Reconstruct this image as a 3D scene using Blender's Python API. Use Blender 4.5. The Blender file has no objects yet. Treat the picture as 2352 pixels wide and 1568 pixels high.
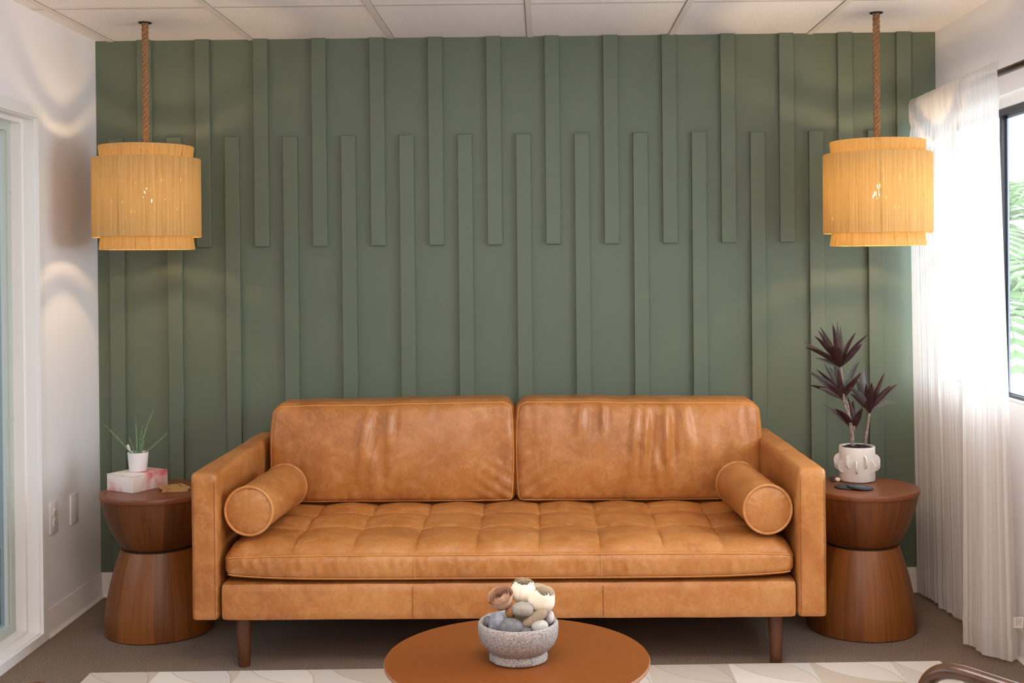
import bpy, bmesh, math, random
from mathutils import Vector, Matrix, noise as mnoise
C = bpy.context.scene.collection
PI = math.pi
rnd = random.Random(7)
W, H, DEEP = 3.628, 2.41, 6.6          # room width, height, depth towards the camera

# ------------------------------------------------------------------ helpers
def tag(o, label=None, cat=None, group=None, kind=None):
    if label: o['label'] = label
    if cat: o['category'] = cat
    if group: o['group'] = group
    if kind: o['kind'] = kind
    return o

def thing(name, label, cat, loc=(0, 0, 0), rotz=0, group=None, kind=None):
    o = bpy.data.objects.new(name, None)
    C.objects.link(o)
    o.location = loc
    o.rotation_euler = (0, 0, rotz)
    return tag(o, label, cat, group, kind)

def mesh(name, verts, faces, smooth=True, sharp=40):
    me = bpy.data.meshes.new(name)
    me.from_pydata([tuple(v) for v in verts], [], faces)
    finish(me, smooth, sharp)
    return me

def finish(me, smooth=True, sharp=40):
    me.validate()
    if smooth and len(me.polygons):
        me.polygons.foreach_set('use_smooth', [True] * len(me.polygons))
        me.set_sharp_from_angle(angle=math.radians(sharp))
    me.update()

def obj(name, src, mat=None, parent=None, loc=None, smooth=True, sharp=40, label=None):
    """src: MB / bmesh / mesh.  Coordinates are local to the parent."""
    if isinstance(src, MB):
        me = mesh(name, src.v, src.f, smooth, sharp)
    elif isinstance(src, bmesh.types.BMesh):
        bmesh.ops.recalc_face_normals(src, faces=src.faces)
        me = bpy.data.meshes.new(name)
        src.to_mesh(me); src.free()
        finish(me, smooth, sharp)
    else:
        me = src
    o = bpy.data.objects.new(name, me)
    C.objects.link(o)
    if mat: me.materials.append(mat)
    if parent: o.parent = parent
    if loc: o.location = loc
    if label: o['label'] = label
    return o

class MB:
    """collects verts / faces of ONE mesh"""
    def __init__(s): s.v = []; s.f = []
    def add(s, vs, fs):
        n = len(s.v); s.v += [Vector(v) for v in vs]
        s.f += [tuple(i + n for i in f) for f in fs]
        return s
    def box(s, x0, x1, y0, y1, z0, z1):
        x0, x1 = min(x0, x1), max(x0, x1); y0, y1 = min(y0, y1), max(y0, y1); z0, z1 = min(z0, z1), max(z0, z1)
        v = [(x0,y0,z0),(x1,y0,z0),(x1,y1,z0),(x0,y1,z0),(x0,y0,z1),(x1,y0,z1),(x1,y1,z1),(x0,y1,z1)]
        return s.add(v, [(3,2,1,0),(4,5,6,7),(0,1,5,4),(1,2,6,5),(2,3,7,6),(3,0,4,7)])
    def tube(s, pts, r, n=10, cap=True, closed=False):
        pts = [Vector(p) for p in pts]; m = len(pts)
        rs = r if isinstance(r, (list, tuple)) else [r] * m
        vs = []; nrm = None
        for i, p in enumerate(pts):
            if closed: t = pts[(i+1) % m] - pts[i-1]
            else: t = pts[min(i+1, m-1)] - pts[max(i-1, 0)]
            t.normalize()
            if nrm is None:
                a = Vector((0, 0, 1)) if abs(t.z) < .9 else Vector((1, 0, 0))
                nrm = (a - t * a.dot(t)).normalized()
            else:
                nrm = (nrm - t * nrm.dot(t)).normalized()
            b = t.cross(nrm)
            for k in range(n):
                a = 2 * PI * k / n
                vs.append(p + (nrm * math.cos(a) + b * math.sin(a)) * rs[i])
        fs = []
        for i in range(m if closed else m - 1):
            for k in range(n):
                a = i*n + k; b_ = i*n + (k+1) % n; i2 = (i+1) % m
                fs.append((a, b_, i2*n + (k+1) % n, i2*n + k))
        if cap and not closed:
            fs.append(tuple(range(n-1, -1, -1))); fs.append(tuple((m-1)*n + k for k in range(n)))
        return s.add(vs, fs)
    def lathe(s, prof, n=64, c=(0, 0, 0), cap0=True, cap1=True):
        vs = []; fs = []; m = len(prof)
        for r, z in prof:
            for k in range(n):
                a = 2*PI*k/n
                vs.append((c[0] + r*math.cos(a), c[1] + r*math.sin(a), c[2] + z))
        for i in range(m-1):
            for k in range(n):
                fs.append((i*n+k, i*n+(k+1) % n, (i+1)*n+(k+1) % n, (i+1)*n+k))
        if cap0: fs.append(tuple(range(n-1, -1, -1)))
        if cap1: fs.append(tuple((m-1)*n+k for k in range(n)))
        return s.add(vs, fs)
    def grid(s, fn, nu, nv):
        vs = [fn(i/nu, j/nv) for j in range(nv+1) for i in range(nu+1)]
        fs = [(j*(nu+1)+i, j*(nu+1)+i+1, (j+1)*(nu+1)+i+1, (j+1)*(nu+1)+i) for j in range(nv) for i in range(nu)]
        return s.add(vs, fs)
    def xf(s, M, start=0):
        for i in range(start, len(s.v)): s.v[i] = M @ s.v[i]
        return s

def rbox(x0, x1, y0, y1, z0, z1, r=.01, seg=3):
    bm = bmesh.new()
    bmesh.ops.create_cube(bm, size=1)
    for v in bm.verts:
        v.co = Vector((x0 + (v.co.x+.5)*(x1-x0), y0 + (v.co.y+.5)*(y1-y0), z0 + (v.co.z+.5)*(z1-z0)))
    if r: bmesh.ops.bevel(bm, geom=bm.edges[:], offset=r, segments=seg, profile=.5, affect='EDGES')
    return bm

def soft_box(h, r, n, fn=None):
    """closed rounded box of half sizes h, lattice counts n, then fn(p, u) displaces it"""
    idx = {}; vs = []; fs = []
    def vid(i, j, k):
        key = (i, j, k)
        if key not in idx:
            u = Vector((2*i/n[0]-1, 2*j/n[1]-1, 2*k/n[2]-1))
            p = Vector((u.x*h[0], u.y*h[1], u.z*h[2]))
            q = Vector([max(-(h[a]-r), min(h[a]-r, p[a])) for a in range(3)])
            d = p - q
            m = max(abs(d.x), abs(d.y), abs(d.z))
            if m > 1e-9: p = q + d.normalized() * m
            if fn: p = fn(p, u)
            idx[key] = len(vs); vs.append(p)
        return idx[key]
    for a in range(3):
        b, c = (a+1) % 3, (a+2) % 3
        for side in (0, n[a]):
            for i in range(n[b]):
                for j in range(n[c]):
                    def P(ii, jj):
                        t = [0, 0, 0]; t[a] = side; t[b] = ii; t[c] = jj
                        return vid(*t)
                    f = (P(i, j), P(i+1, j), P(i+1, j+1), P(i, j+1))
                    fs.append(f if side else f[::-1])
    m = MB(); m.v = vs; m.f = fs
    return m

def sstep(a, b, x):
    t = max(0., min(1., (x-a)/(b-a))); return t*t*(3-2*t)
def gauss(x, w): return math.exp(-(x/w)**2)
def nz(x, y, z, s=1.): return mnoise.noise(Vector((x*s, y*s, z*s)))

# ------------------------------------------------------------------ materials
def srgb(r, g, b):
    def f(c):
        c /= 255.; return c/12.92 if c <= .04045 else ((c+.055)/1.055)**2.4
    return (f(r), f(g), f(b), 1)

class Mat:
    def __init__(s, name, col=None, rough=.6, spec=.5, metal=0, **kw):
        s.m = bpy.data.materials.new(name); s.m.use_nodes = True
        s.nt = s.m.node_tree; s.b = s.nt.nodes['Principled BSDF']; s.out = s.nt.nodes['Material Output']
        if col: s.set('Base Color', col)
        s.set('Roughness', rough); s.set('Specular IOR Level', spec); s.set('Metallic', metal)
        for k, v in kw.items(): s.set(k.replace('_', ' '), v)
    def set(s, k, v):
        if hasattr(v, 'links') or isinstance(v, bpy.types.NodeSocket): s.nt.links.new(v, s.b.inputs[k])
        else: s.b.inputs[k].default_value = v
    def node(s, t, **kw):
        n = s.nt.nodes.new(t)
        for k, v in kw.items():
            if k in n.inputs.keys() if not hasattr(n, k) else False: s.inp(n, k, v)
            else: setattr(n, k, v)
        return n
    def inp(s, n, k, v):
        if isinstance(v, bpy.types.NodeSocket): s.nt.links.new(v, n.inputs[k])
        else: n.inputs[k].default_value = v
    def co(s, kind='Object', scale=(1, 1, 1), loc=(0, 0, 0)):
        t = s.node('ShaderNodeTexCoord'); mp = s.node('ShaderNodeMapping')
        s.nt.links.new(t.outputs[kind], mp.inputs['Vector'])
        mp.inputs['Scale'].default_value = scale; mp.inputs['Location'].default_value = loc
        return mp.outputs[0]
    def noise(s, vec, scale, detail=4, rough=.55, dist=0):
        n = s.node('ShaderNodeTexNoise'); s.nt.links.new(vec, n.inputs['Vector'])
        n.inputs['Scale'].default_value = scale; n.inputs['Detail'].default_value = detail
        n.inputs['Roughness'].default_value = rough; n.inputs['Distortion'].default_value = dist
        return n.outputs[0]
    def ramp(s, fac, stops, interp='LINEAR'):
        n = s.node('ShaderNodeValToRGB'); s.nt.links.new(fac, n.inputs[0])
        cr = n.color_ramp; cr.interpolation = interp
        while len(cr.elements) < len(stops): cr.elements.new(.5)
        for e, (p, c) in zip(cr.elements, stops):
            e.position = p; e.color = c if len(c) == 4 else (*c, 1)
        return n.outputs[0]
    def math(s, op, a, b=None, c=None, clamp=False):
        n = s.node('ShaderNodeMath'); n.operation = op; n.use_clamp = clamp
        for i, v in enumerate((a, b, c)):
            if v is not None: s.inp(n, i, v)
        return n.outputs[0]
    def mix(s, fac, a, b, mode='MIX'):
        n = s.node('ShaderNodeMix'); n.data_type = 'RGBA'; n.blend_type = mode
        s.inp(n, 0, fac); s.inp(n, 6, a); s.inp(n, 7, b)
        return n.outputs[2]
    def bump(s, h, strength=.2, dist=.01):
        n = s.node('ShaderNodeBump'); s.nt.links.new(h, n.inputs['Height'])
        n.inputs['Strength'].default_value = strength; n.inputs['Distance'].default_value = dist
        s.set('Normal', n.outputs[0]); return n.outputs[0]
    def sep(s, vec):
        n = s.node('ShaderNodeSeparateXYZ'); s.nt.links.new(vec, n.inputs[0]); return n.outputs
    def shader(s, sock): s.nt.links.new(sock, s.out.inputs['Surface'])

def g(v): return (v, v, v, 1)

def m_paint(name, col, rough=.55, bump=.08, var=.03, spec=.4):
    m = Mat(name, col, rough, spec)
    n = m.noise(m.co(), 1.3, 3)
    lo = tuple(c*(1-var) for c in col[:3]) + (1,); hi = tuple(min(1, c*(1+var)) for c in col[:3]) + (1,)
    m.set('Base Color', m.ramp(n, [(.3, lo), (.7, hi)]))
    m.bump(m.noise(m.co(), 260, 3), bump, .002)
    return m.m

GREEN = m_paint('sage_green_paint', srgb(96, 106, 88), .5, .1, .03)
WHITE = m_paint('warm_white_wall_paint', srgb(243, 238, 238), .5, .1, .012)
TRIMW = m_paint('white_trim_paint', srgb(236, 232, 228), .35, .03, .01)
JOINT_SHADE = Mat('painted_joint_shadow', srgb(150, 134, 124), .9, .1).m
SLOTG = Mat('shaded_slot', srgb(150, 140, 134), .7, .1).m
TAGC = Mat('beige_woven_tag', srgb(206, 194, 184), .9, .1).m
BASEW = m_paint('off_white_rubber_base', srgb(228, 220, 214), .45, .02, .015)
FRAMEG = m_paint('grey_green_aluminium', srgb(190, 197, 190), .4, .02, .01)
PLATEW = m_paint('white_plastic', srgb(232, 226, 222), .35, .0, .005)
BLACKM = m_paint('black_window_metal', srgb(38, 36, 44), .4, .02, .05)
GREYM = m_paint('grey_sash_metal', srgb(118, 118, 128), .4, .02, .05)
BRONZE = Mat('dark_bronze_metal', srgb(62, 44, 36), .38, .5, .6).m
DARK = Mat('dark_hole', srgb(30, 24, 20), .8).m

def m_ceiling():
    m = Mat('ceiling_tile', srgb(228, 219, 214), .9, .2)
    v = m.co()
    a = m.noise(v, 90, 5, .7); b = m.noise(v, 260, 2)
    c1 = m.ramp(a, [(.30, srgb(206, 192, 184)), (.42, srgb(242, 235, 231))])
    m.set('Base Color', m.mix(.35, c1, m.ramp(b, [(.35, srgb(222, 210, 204)), (.6, srgb(246, 240, 237))])))
    m.bump(a, .25, .004)
    return m.m
CEIL = m_ceiling()
TBAR = m_paint('ceiling_grid_paint', srgb(226, 217, 212), .5, .02, .01)

def m_carpet():
    m = Mat('brown_carpet', None, .95, .1)
    v = m.co()
    a = m.noise(v, 220, 3, .8); b = m.noise(v, 6, 3)
    c = m.ramp(a, [(.28, srgb(84, 68, 56)), (.5, srgb(142, 121, 105)), (.72, srgb(196, 174, 156))])
    m.set('Base Color', m.mix(m.math('MULTIPLY', b, .35), c, srgb(116, 98, 85)))
    m.bump(m.noise(v, 420, 3, .8), .7, .006)
    return m.m
CARPET = m_carpet()

def m_rug():
    m = Mat('cream_hide_rug', None, .8, .2)
    v = m.co(scale=(3.5, 3.5, 1))
    sx, sy, _ = m.sep(v)
    # fish-scale fans: two overlapping quarter-disc families
    fx = m.math('FRACT', sx); fy = m.math('FRACT', sy)
    ix = m.math('FLOOR', sx); iy = m.math('FLOOR', sy)
    d1 = m.math('SQRT', m.math('ADD', m.math('MULTIPLY', fx, fx), m.math('MULTIPLY', fy, fy)))
    gx = m.math('SUBTRACT', 1., fx); gy = m.math('SUBTRACT', 1., fy)
    d2 = m.math('SQRT', m.math('ADD', m.math('MULTIPLY', gx, gx), m.math('MULTIPLY', gy, gy)))
    z1 = m.math('LESS_THAN', d1, .98); z2 = m.math('LESS_THAN', d2, .98)
    zone = m.math('ADD', z1, m.math('MULTIPLY', z2, 2.))
    cv = m.node('ShaderNodeCombineXYZ')
    for i, k in enumerate((ix, iy, zone)): m.nt.links.new(k, cv.inputs[i])
    wn = m.node('ShaderNodeTexWhiteNoise'); m.nt.links.new(cv.outputs[0], wn.inputs[0])
    c = m.ramp(wn.outputs[0], [(0, srgb(190, 174, 158)), (.35, srgb(218, 206, 194)), (.7, srgb(228, 219, 210)), (1, srgb(206, 196, 188))])
    hair = m.noise(m.co(scale=(8, 60, 1)), 6, 5, .6, .6)
    c = m.mix(m.math('MULTIPLY', hair, .35), c, srgb(200, 182, 162))
    e1 = m.math('LESS_THAN', m.math('ABSOLUTE', m.math('SUBTRACT', d1, .98)), .008)
    e2 = m.math('LESS_THAN', m.math('ABSOLUTE', m.math('SUBTRACT', d2, .98)), .008)
    e = m.math('MAXIMUM', e1, e2)
    m.set('Base Color', m.mix(m.math('MULTIPLY', e, .4), c, srgb(140, 124, 110)))
    m.bump(hair, .15, .004)
    return m.m
RUG = m_rug()

def m_leather(name='caramel_leather', k=1., warm=0):
    m = Mat(name, None, .42, .5)
    v = m.co()
    big = m.noise(v, 3.2, 5, .6, .4); mid = m.noise(v, 20, 7, .68, .8); fine = m.noise(v, 70, 4, .7)
    def t(r, g_, b): return tuple(x*k for x in srgb(r, g_, b)[:3]) + (1,)
    c = m.ramp(big, [(.25, t(162, 96, 44)), (.5, t(194, 123, 60)), (.75, t(212, 146, 84))])
    c = m.mix(m.math('MULTIPLY', m.ramp(mid, [(.45, g(0)), (.75, g(1))]), .5), c, t(228, 168, 108))
    c = m.mix(m.math('MULTIPLY', m.ramp(fine, [(.3, g(1)), (.55, g(0))]), .25), c, t(140, 76, 32))
    sc = m.node('ShaderNodeTexVoronoi'); sc.feature = 'DISTANCE_TO_EDGE'
    m.nt.links.new(m.co(scale=(1, 1, 1)), sc.inputs['Vector']); sc.inputs['Scale'].default_value = 9
    m.set('Base Color', c)
    m.set('Roughness', m.ramp(mid, [(.3, g(.29)), (.7, g(.43))]))
    vo = m.node('ShaderNodeTexVoronoi'); m.nt.links.new(v, vo.inputs['Vector']); vo.inputs['Scale'].default_value = 420
    h = m.math('ADD', m.math('MULTIPLY', vo.outputs['Distance'], .5), m.math('MULTIPLY', mid, 1.2))
    m.bump(h, .12, .004)
    return m.m
LEATHER = m_leather(k=.86)
PIPING = m_leather('caramel_leather_piping', .95)
SEAM = Mat('light_tan_thread', srgb(212, 146, 84), .6, .3).m
SEAMD = Mat('dark_tan_thread', srgb(140, 82, 40), .7, .3).m

def m_wood_stave(name, dark, mid, lite, n=22, rough=.4):
    m = Mat(name, None, rough, .45)
    x, y, z = m.sep(m.co())
    ang = m.math('ARCTAN2', y, x)
    seg = m.math('FLOOR', m.math('MULTIPLY', m.math('ADD', ang, PI), n/(2*PI)))
    wn = m.node('ShaderNodeTexWhiteNoise'); wn.noise_dimensions = '1D'; m.nt.links.new(seg, wn.inputs['W'])
    cv = m.node('ShaderNodeCombineXYZ')
    m.nt.links.new(m.math('MULTIPLY', ang, 2.2), cv.inputs[0]); m.nt.links.new(m.math('MULTIPLY', z, .35), cv.inputs[2])
    m.nt.links.new(m.math('MULTIPLY', wn.outputs['Value'], 7.), cv.inputs[1])
    gr = m.noise(cv.outputs[0], 9, 6, .65, .5)
    f = m.math('ADD', m.math('MULTIPLY', wn.outputs['Value'], .26), m.math('MULTIPLY', gr, .74))
    c = m.ramp(f, [(.18, dark), (.48, mid), (.78, lite)])
    knot = m.noise(m.co(scale=(1, 1, .45)), 9, 2)
    c = m.mix(m.ramp(knot, [(.70, g(0)), (.80, g(.75))]), c, tuple(k*.35 for k in dark[:3]) + (1,))
    m.set('Base Color', c)
    m.bump(gr, .06, .003)
    return m.m
STAVE = m_wood_stave('walnut_staves', srgb(80, 41, 12), srgb(120, 66, 21), srgb(146, 86, 31), 17)
STAVE_D = m_wood_stave('dark_walnut_staves', srgb(66, 31, 10), srgb(100, 52, 18), srgb(126, 71, 26), 15)
def m_wood(name, dark, lite, scale=(1, 9, 9), rough=.4, var=.4, spec=.45):
    m = Mat(name, None, rough, spec)
    n = m.noise(m.co(scale=scale), 5, 6, .6, .8)
    m.set('Base Color', m.ramp(n, [(.5-var*.6, dark), (.5+var*.6, lite)]))
    m.bump(n, .04, .002)
    return m.m
TOPW = m_wood('reddish_brown_top', srgb(110, 57, 28), srgb(126, 69, 35), (2, 14, 14), .34)
COFFEE = m_wood('burnt_orange_top', srgb(116, 60, 12), srgb(132, 70, 17), (14, 14, 14), .42, .5)
EDGEW = m_wood('scuffed_edge', srgb(150, 98, 66), srgb(178, 132, 102), (14, 14, 14), .5, .5)
LEGW = m_wood('walnut_leg', srgb(76, 43, 25), srgb(102, 60, 35), (12, 12, 2), .38)
CHAIRW = m_wood('dark_walnut_bentwood', srgb(62, 38, 25), srgb(98, 64, 44), (6, 6, 6), .22, .5, .6)
COASTW = m_wood('pale_coaster_wood', srgb(160, 116, 68), srgb(200, 156, 100), (8, 30, 8), .6)

def m_jute(name, tl=.058, streak=False):
    m = Mat(name, None, .8, .1)
    x, y, z = m.sep(m.co())
    ang = m.math('ARCTAN2', y, x)
    cv = m.node('ShaderNodeCombineXYZ')
    m.nt.links.new(m.math('MULTIPLY', ang, 120.), cv.inputs[0]); m.nt.links.new(m.math('MULTIPLY', z, 5.), cv.inputs[2])
    strand = m.noise(cv.outputs[0], 1., 5, .68)
    cv2 = m.node('ShaderNodeCombineXYZ')
    m.nt.links.new(m.math('MULTIPLY', ang, 20.), cv2.inputs[0]); m.nt.links.new(m.math('MULTIPLY', z, .6), cv2.inputs[2])
    band = m.noise(cv2.outputs[0], 1., 2, .5)
    f = m.math('ADD', m.math('MULTIPLY', strand, .7), m.math('MULTIPLY', band, .3))
    col = m.ramp(f, [(.30, srgb(136, 102, 60)), (.48, srgb(180, 144, 94)), (.66, srgb(204, 172, 124))])
    if streak:
        cs = m.node('ShaderNodeCombineXYZ'); m.nt.links.new(m.math('MULTIPLY', ang, 4.), cs.inputs[0]); m.nt.links.new(m.math('MULTIPLY', z, 3.), cs.inputs[2])
        col = m.mix(m.ramp(m.noise(cs.outputs[0], 1.6, 3, .7), [(.60, g(0)), (.68, g(.7))]), col, srgb(110, 66, 28))
    bmp = m.node('ShaderNodeBump'); m.nt.links.new(strand, bmp.inputs['Height']); bmp.inputs['Strength'].default_value = .5; bmp.inputs['Distance'].default_value = .003
    d = m.node('ShaderNodeBsdfDiffuse'); m.nt.links.new(col, d.inputs[0]); m.nt.links.new(bmp.outputs[0], d.inputs['Normal'])
    t = m.node('ShaderNodeBsdfTranslucent')
    tc = m.ramp(f, [(.30, srgb(206, 136, 56)), (.5, srgb(236, 180, 88)), (.66, srgb(250, 210, 126))])
    m.nt.links.new(tc, t.inputs[0])
    mx = m.node('ShaderNodeMixShader'); mx.inputs[0].default_value = tl
    m.nt.links.new(d.outputs[0], mx.inputs[1]); m.nt.links.new(t.outputs[0], mx.inputs[2])
    tr = m.node('ShaderNodeBsdfTransparent')
    cv3 = m.node('ShaderNodeCombineXYZ')
    m.nt.links.new(m.math('MULTIPLY', ang, 75.), cv3.inputs[0]); m.nt.links.new(m.math('MULTIPLY', z, 26.), cv3.inputs[2])
    gap = m.ramp(m.noise(cv3.outputs[0], 1., 2, .5), [(.67, g(0)), (.71, g(.8))])
    mx2 = m.node('ShaderNodeMixShader'); m.nt.links.new(gap, mx2.inputs[0])
    m.nt.links.new(mx.outputs[0], mx2.inputs[1]); m.nt.links.new(tr.outputs[0], mx2.inputs[2])
    m.shader(mx2.outputs[0])
    return m.m
JUTE = m_jute('woven_jute')
JUTE_R = m_jute('woven_jute_ring', .14, True)
def m_rope():
    m = Mat('hemp_rope', None, .9, .1)
    n = m.noise(m.co(), 160, 4, .7)
    m.set('Base Color', m.ramp(n, [(.3, srgb(120, 84, 56)), (.7, srgb(186, 144, 106))]))
    m.bump(n, .6, .004)
    return m.m
ROPE = m_rope()
def m_bulb(strength):
    m = Mat('warm_bulb', (1, 1, 1, 1), .3)
    m.set('Emission Color', (1., .72, .40, 1)); m.set('Emission Strength', strength)
    return m.m
BULB_L = m_bulb(330); BULB_R = m_bulb(640)
BRASS = Mat('brass_socket', srgb(150, 110, 60), .35, .5, .9).m

def m_curtain():
    m = Mat('sheer_white_curtain', None, .9, .1)
    uv = m.co('UV')
    ux, uy, _ = m.sep(uv)
    cv = m.node('ShaderNodeCombineXYZ'); m.nt.links.new(m.math('MULTIPLY', ux, 75.), cv.inputs[0]); m.nt.links.new(m.math('MULTIPLY', uy, .15), cv.inputs[1])
    st = m.noise(cv.outputs[0], 1., 2, .5)
    stripe = m.ramp(st, [(.40, g(0)), (.58, g(1))])
    col = m.mix(stripe, srgb(208, 194, 183), srgb(242, 235, 229))
    weave = m.noise(m.co('UV', (900, 900, 1)), 1, 2)
    d = m.node('ShaderNodeBsdfDiffuse'); m.nt.links.new(col, d.inputs[0])
    t = m.node('ShaderNodeBsdfTranslucent'); m.nt.links.new(m.mix(stripe, srgb(226, 214, 208), srgb(244, 240, 238)), t.inputs[0])
    tr = m.node('ShaderNodeBsdfTransparent')
    mx = m.node('ShaderNodeMixShader'); mx.inputs[0].default_value = .38
    m.nt.links.new(d.outputs[0], mx.inputs[1]); m.nt.links.new(t.outputs[0], mx.inputs[2])
    mx2 = m.node('ShaderNodeMixShader')
    m.nt.links.new(m.mix(stripe, g(.12), g(.28)), mx2.inputs[0])
    m.nt.links.new(mx.outputs[0], mx2.inputs[1]); m.nt.links.new(tr.outputs[0], mx2.inputs[2])
    m.shader(mx2.outputs[0])
    return m.m
CURTAIN = m_curtain()
def m_glass(name, tint=(1, 1, 1, 1), refl=.06):
    m = Mat(name)
    tr = m.node('ShaderNodeBsdfTransparent'); tr.inputs[0].default_value = tint
    gl = m.node('ShaderNodeBsdfGlossy'); gl.inputs['Roughness'].default_value = .02
    fr = m.node('ShaderNodeFresnel'); fr.inputs[0].default_value = 1.45
    mx = m.node('ShaderNodeMixShader'); m.nt.links.new(fr.outputs[0], mx.inputs[0])
    m.nt.links.new(tr.outputs[0], mx.inputs[1]); m.nt.links.new(gl.outputs[0], mx.inputs[2])
    m.shader(mx.outputs[0]); return m.m
GLASS = m_glass('window_glass', (.93, .97, .97, 1))
GLASSD = m_glass('door_glass', (.80, .88, .92, 1))

def m_stone(name, a, b, scale=30, rough=.6, sp=None):
    m = Mat(name, None, rough, .35)
    n = m.noise(m.co(), scale, 5, .7)
    c = m.ramp(n, [(.3, a), (.7, b)])
    if sp: c = m.mix(m.ramp(m.noise(m.co(), scale*9, 2), [(.62, g(0)), (.7, g(.8))]), c, sp)
    m.set('Base Color', c); m.bump(n, .06, .003)
    return m.m
def m_granite():
    m = Mat('speckled_granite', None, .75, .3)
    v = m.co()
    a = m.noise(v, 290, 3, .7); b = m.noise(v, 60, 3)
    c = m.ramp(a, [(.32, srgb(76, 70, 68)), (.43, srgb(140, 132, 128)), (.60, srgb(188, 180, 176)), (.78, srgb(218, 212, 208))])
    m.set('Base Color', m.mix(m.math('MULTIPLY', b, .25), c, srgb(150, 134, 128)))
    m.bump(a, .35, .003)
    return m.m
GRANITE = m_granite()
CERAM = m_stone('matte_white_ceramic', srgb(214, 202, 192), srgb(232, 224, 218), 8, .55)
POTW = m_paint('smooth_white_pot', srgb(236, 230, 230), .35, 0, .005)
SOIL = m_stone('black_soil', srgb(18, 17, 20), srgb(58, 54, 58), 120, .9)
SLATE = m_stone('dark_slate', srgb(38, 38, 44), srgb(66, 66, 74), 40, .6)
ETCH = Mat('etched_grey', srgb(150, 150, 156), .7).m
LEAFR = m_stone('burgundy_leaf', srgb(38, 19, 19), srgb(68, 38, 36), 14, .42)
LEAFG = m_stone('grey_green_leaf', srgb(66, 66, 62), srgb(104, 98, 94), 14, .4)
BARK = m_stone('pale_bark', srgb(92, 74, 66), srgb(172, 154, 142), 90, .85)
SUCC = m_stone('mid_green_succulent', srgb(70, 100, 62), srgb(134, 160, 118), 140, .5)
CREAM = m_stone('cream_wood_petal', srgb(244, 228, 204), srgb(252, 242, 226), 20, .7)
TAN = m_stone('tan_wood_petal', srgb(186, 140, 110), srgb(230, 194, 166), 25, .7)
CRYST = m_stone('pale_pink_quartz', srgb(222, 190, 176), srgb(240, 222, 212), 60, .35)
PALM = m_stone('bright_palm_leaf', srgb(86, 116, 66), srgb(150, 176, 126), 6, .5)

def m_box():
    m = Mat('tie_dye_card', None, .45, .4)
    v = m.co()
    n = m.noise(v, 9, 3, .55, .4)
    c = m.ramp(n, [(.50, srgb(238, 226, 218)), (.60, srgb(232, 166, 162)), (.70, srgb(216, 110, 124))])
    x, y, z = m.sep(v)
    yl = m.math('MULTIPLY', m.math('GREATER_THAN', x, .064), m.math('GREATER_THAN', y, .078))
    m.set('Base Color', m.mix(m.math('MULTIPLY', yl, .8), c, srgb(222, 160, 62)))
    return m.m
BOXM = m_box()
def m_fabric():
    m = Mat('grey_wool', srgb(120, 114, 108), .95, .1); m.bump(m.noise(m.co(), 400, 3), .4, .003); return m.m
WOOL = m_fabric()

# ------------------------------------------------------------------ room shell
def struct(name, src, mat, label=None, cat=None, parent=None, **kw):
    o = obj(name, src, mat, parent, **kw)
    if parent is None: tag(o, label, cat, None, 'structure')
    return o
Y1 = -DEEP
struct('floor', MB().box(-.14, W+.16, Y1, .12, -.1, 0), CARPET, 'brown speckled carpet covering the room floor', 'floor')
ce = struct('ceiling', MB().box(-.14, W+.16, Y1, .12, H, H+.1), CEIL, 'pale speckled drop ceiling of large square tiles', 'ceiling')
gb = MB()
GX = [.066, .676, 1.284, 1.884, 2.492, 3.090]
GY = [-.055 - .61*k for k in range(11)]
for x in GX: gb.box(x-.012, x+.012, Y1, 0, H-.004, H+.001)
for y in GY[1:]: gb.box(0, W, y-.012, y+.012, H-.0008, H+.001)
struct('ceiling_grid', gb, TBAR, parent=ce, smooth=False)

gj = MB()  # darker strips paint the shadow line along the tile edges
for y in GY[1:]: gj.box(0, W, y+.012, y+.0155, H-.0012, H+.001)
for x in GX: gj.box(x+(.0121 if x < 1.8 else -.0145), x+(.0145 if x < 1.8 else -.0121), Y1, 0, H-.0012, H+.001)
struct('ceiling_joint_shade', gj, JOINT_SHADE, parent=ce, smooth=False)
wb = struct('wall_back', MB().box(-.14, W+.16, 0, .12, 0, H), GREEN, 'sage green accent wall behind the leather sofa', 'wall', smooth=False)
# left wall with a glass door opening
DY0, DY1, DZ0, DZ1 = -.632, -3.2, .036, 2.0
lw = MB()
lw.box(-.14, 0, DY0, 0, 0, H).box(-.14, 0, Y1, DY1, 0, H).box(-.14, 0, DY1, DY0, DZ1, H).box(-.14, 0, DY1, DY0, 0, DZ0)
struct('wall_left', lw, WHITE, 'white painted side wall around the glass door', 'wall', smooth=False)
# right wall with window opening
WY0, WY1, WZ0, WZ1 = -.06, -2.6, .915, 2.035
rw = MB()
rw.box(W, W+.16, WY0, 0, 0, H).box(W, W+.16, Y1, WY1, 0, H).box(W, W+.16, WY1, WY0, WZ1, H).box(W, W+.16, WY1, WY0, 0, WZ0)
struct('wall_right', rw, WHITE, 'white painted side wall around the curtained window', 'wall', smooth=False)

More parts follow.
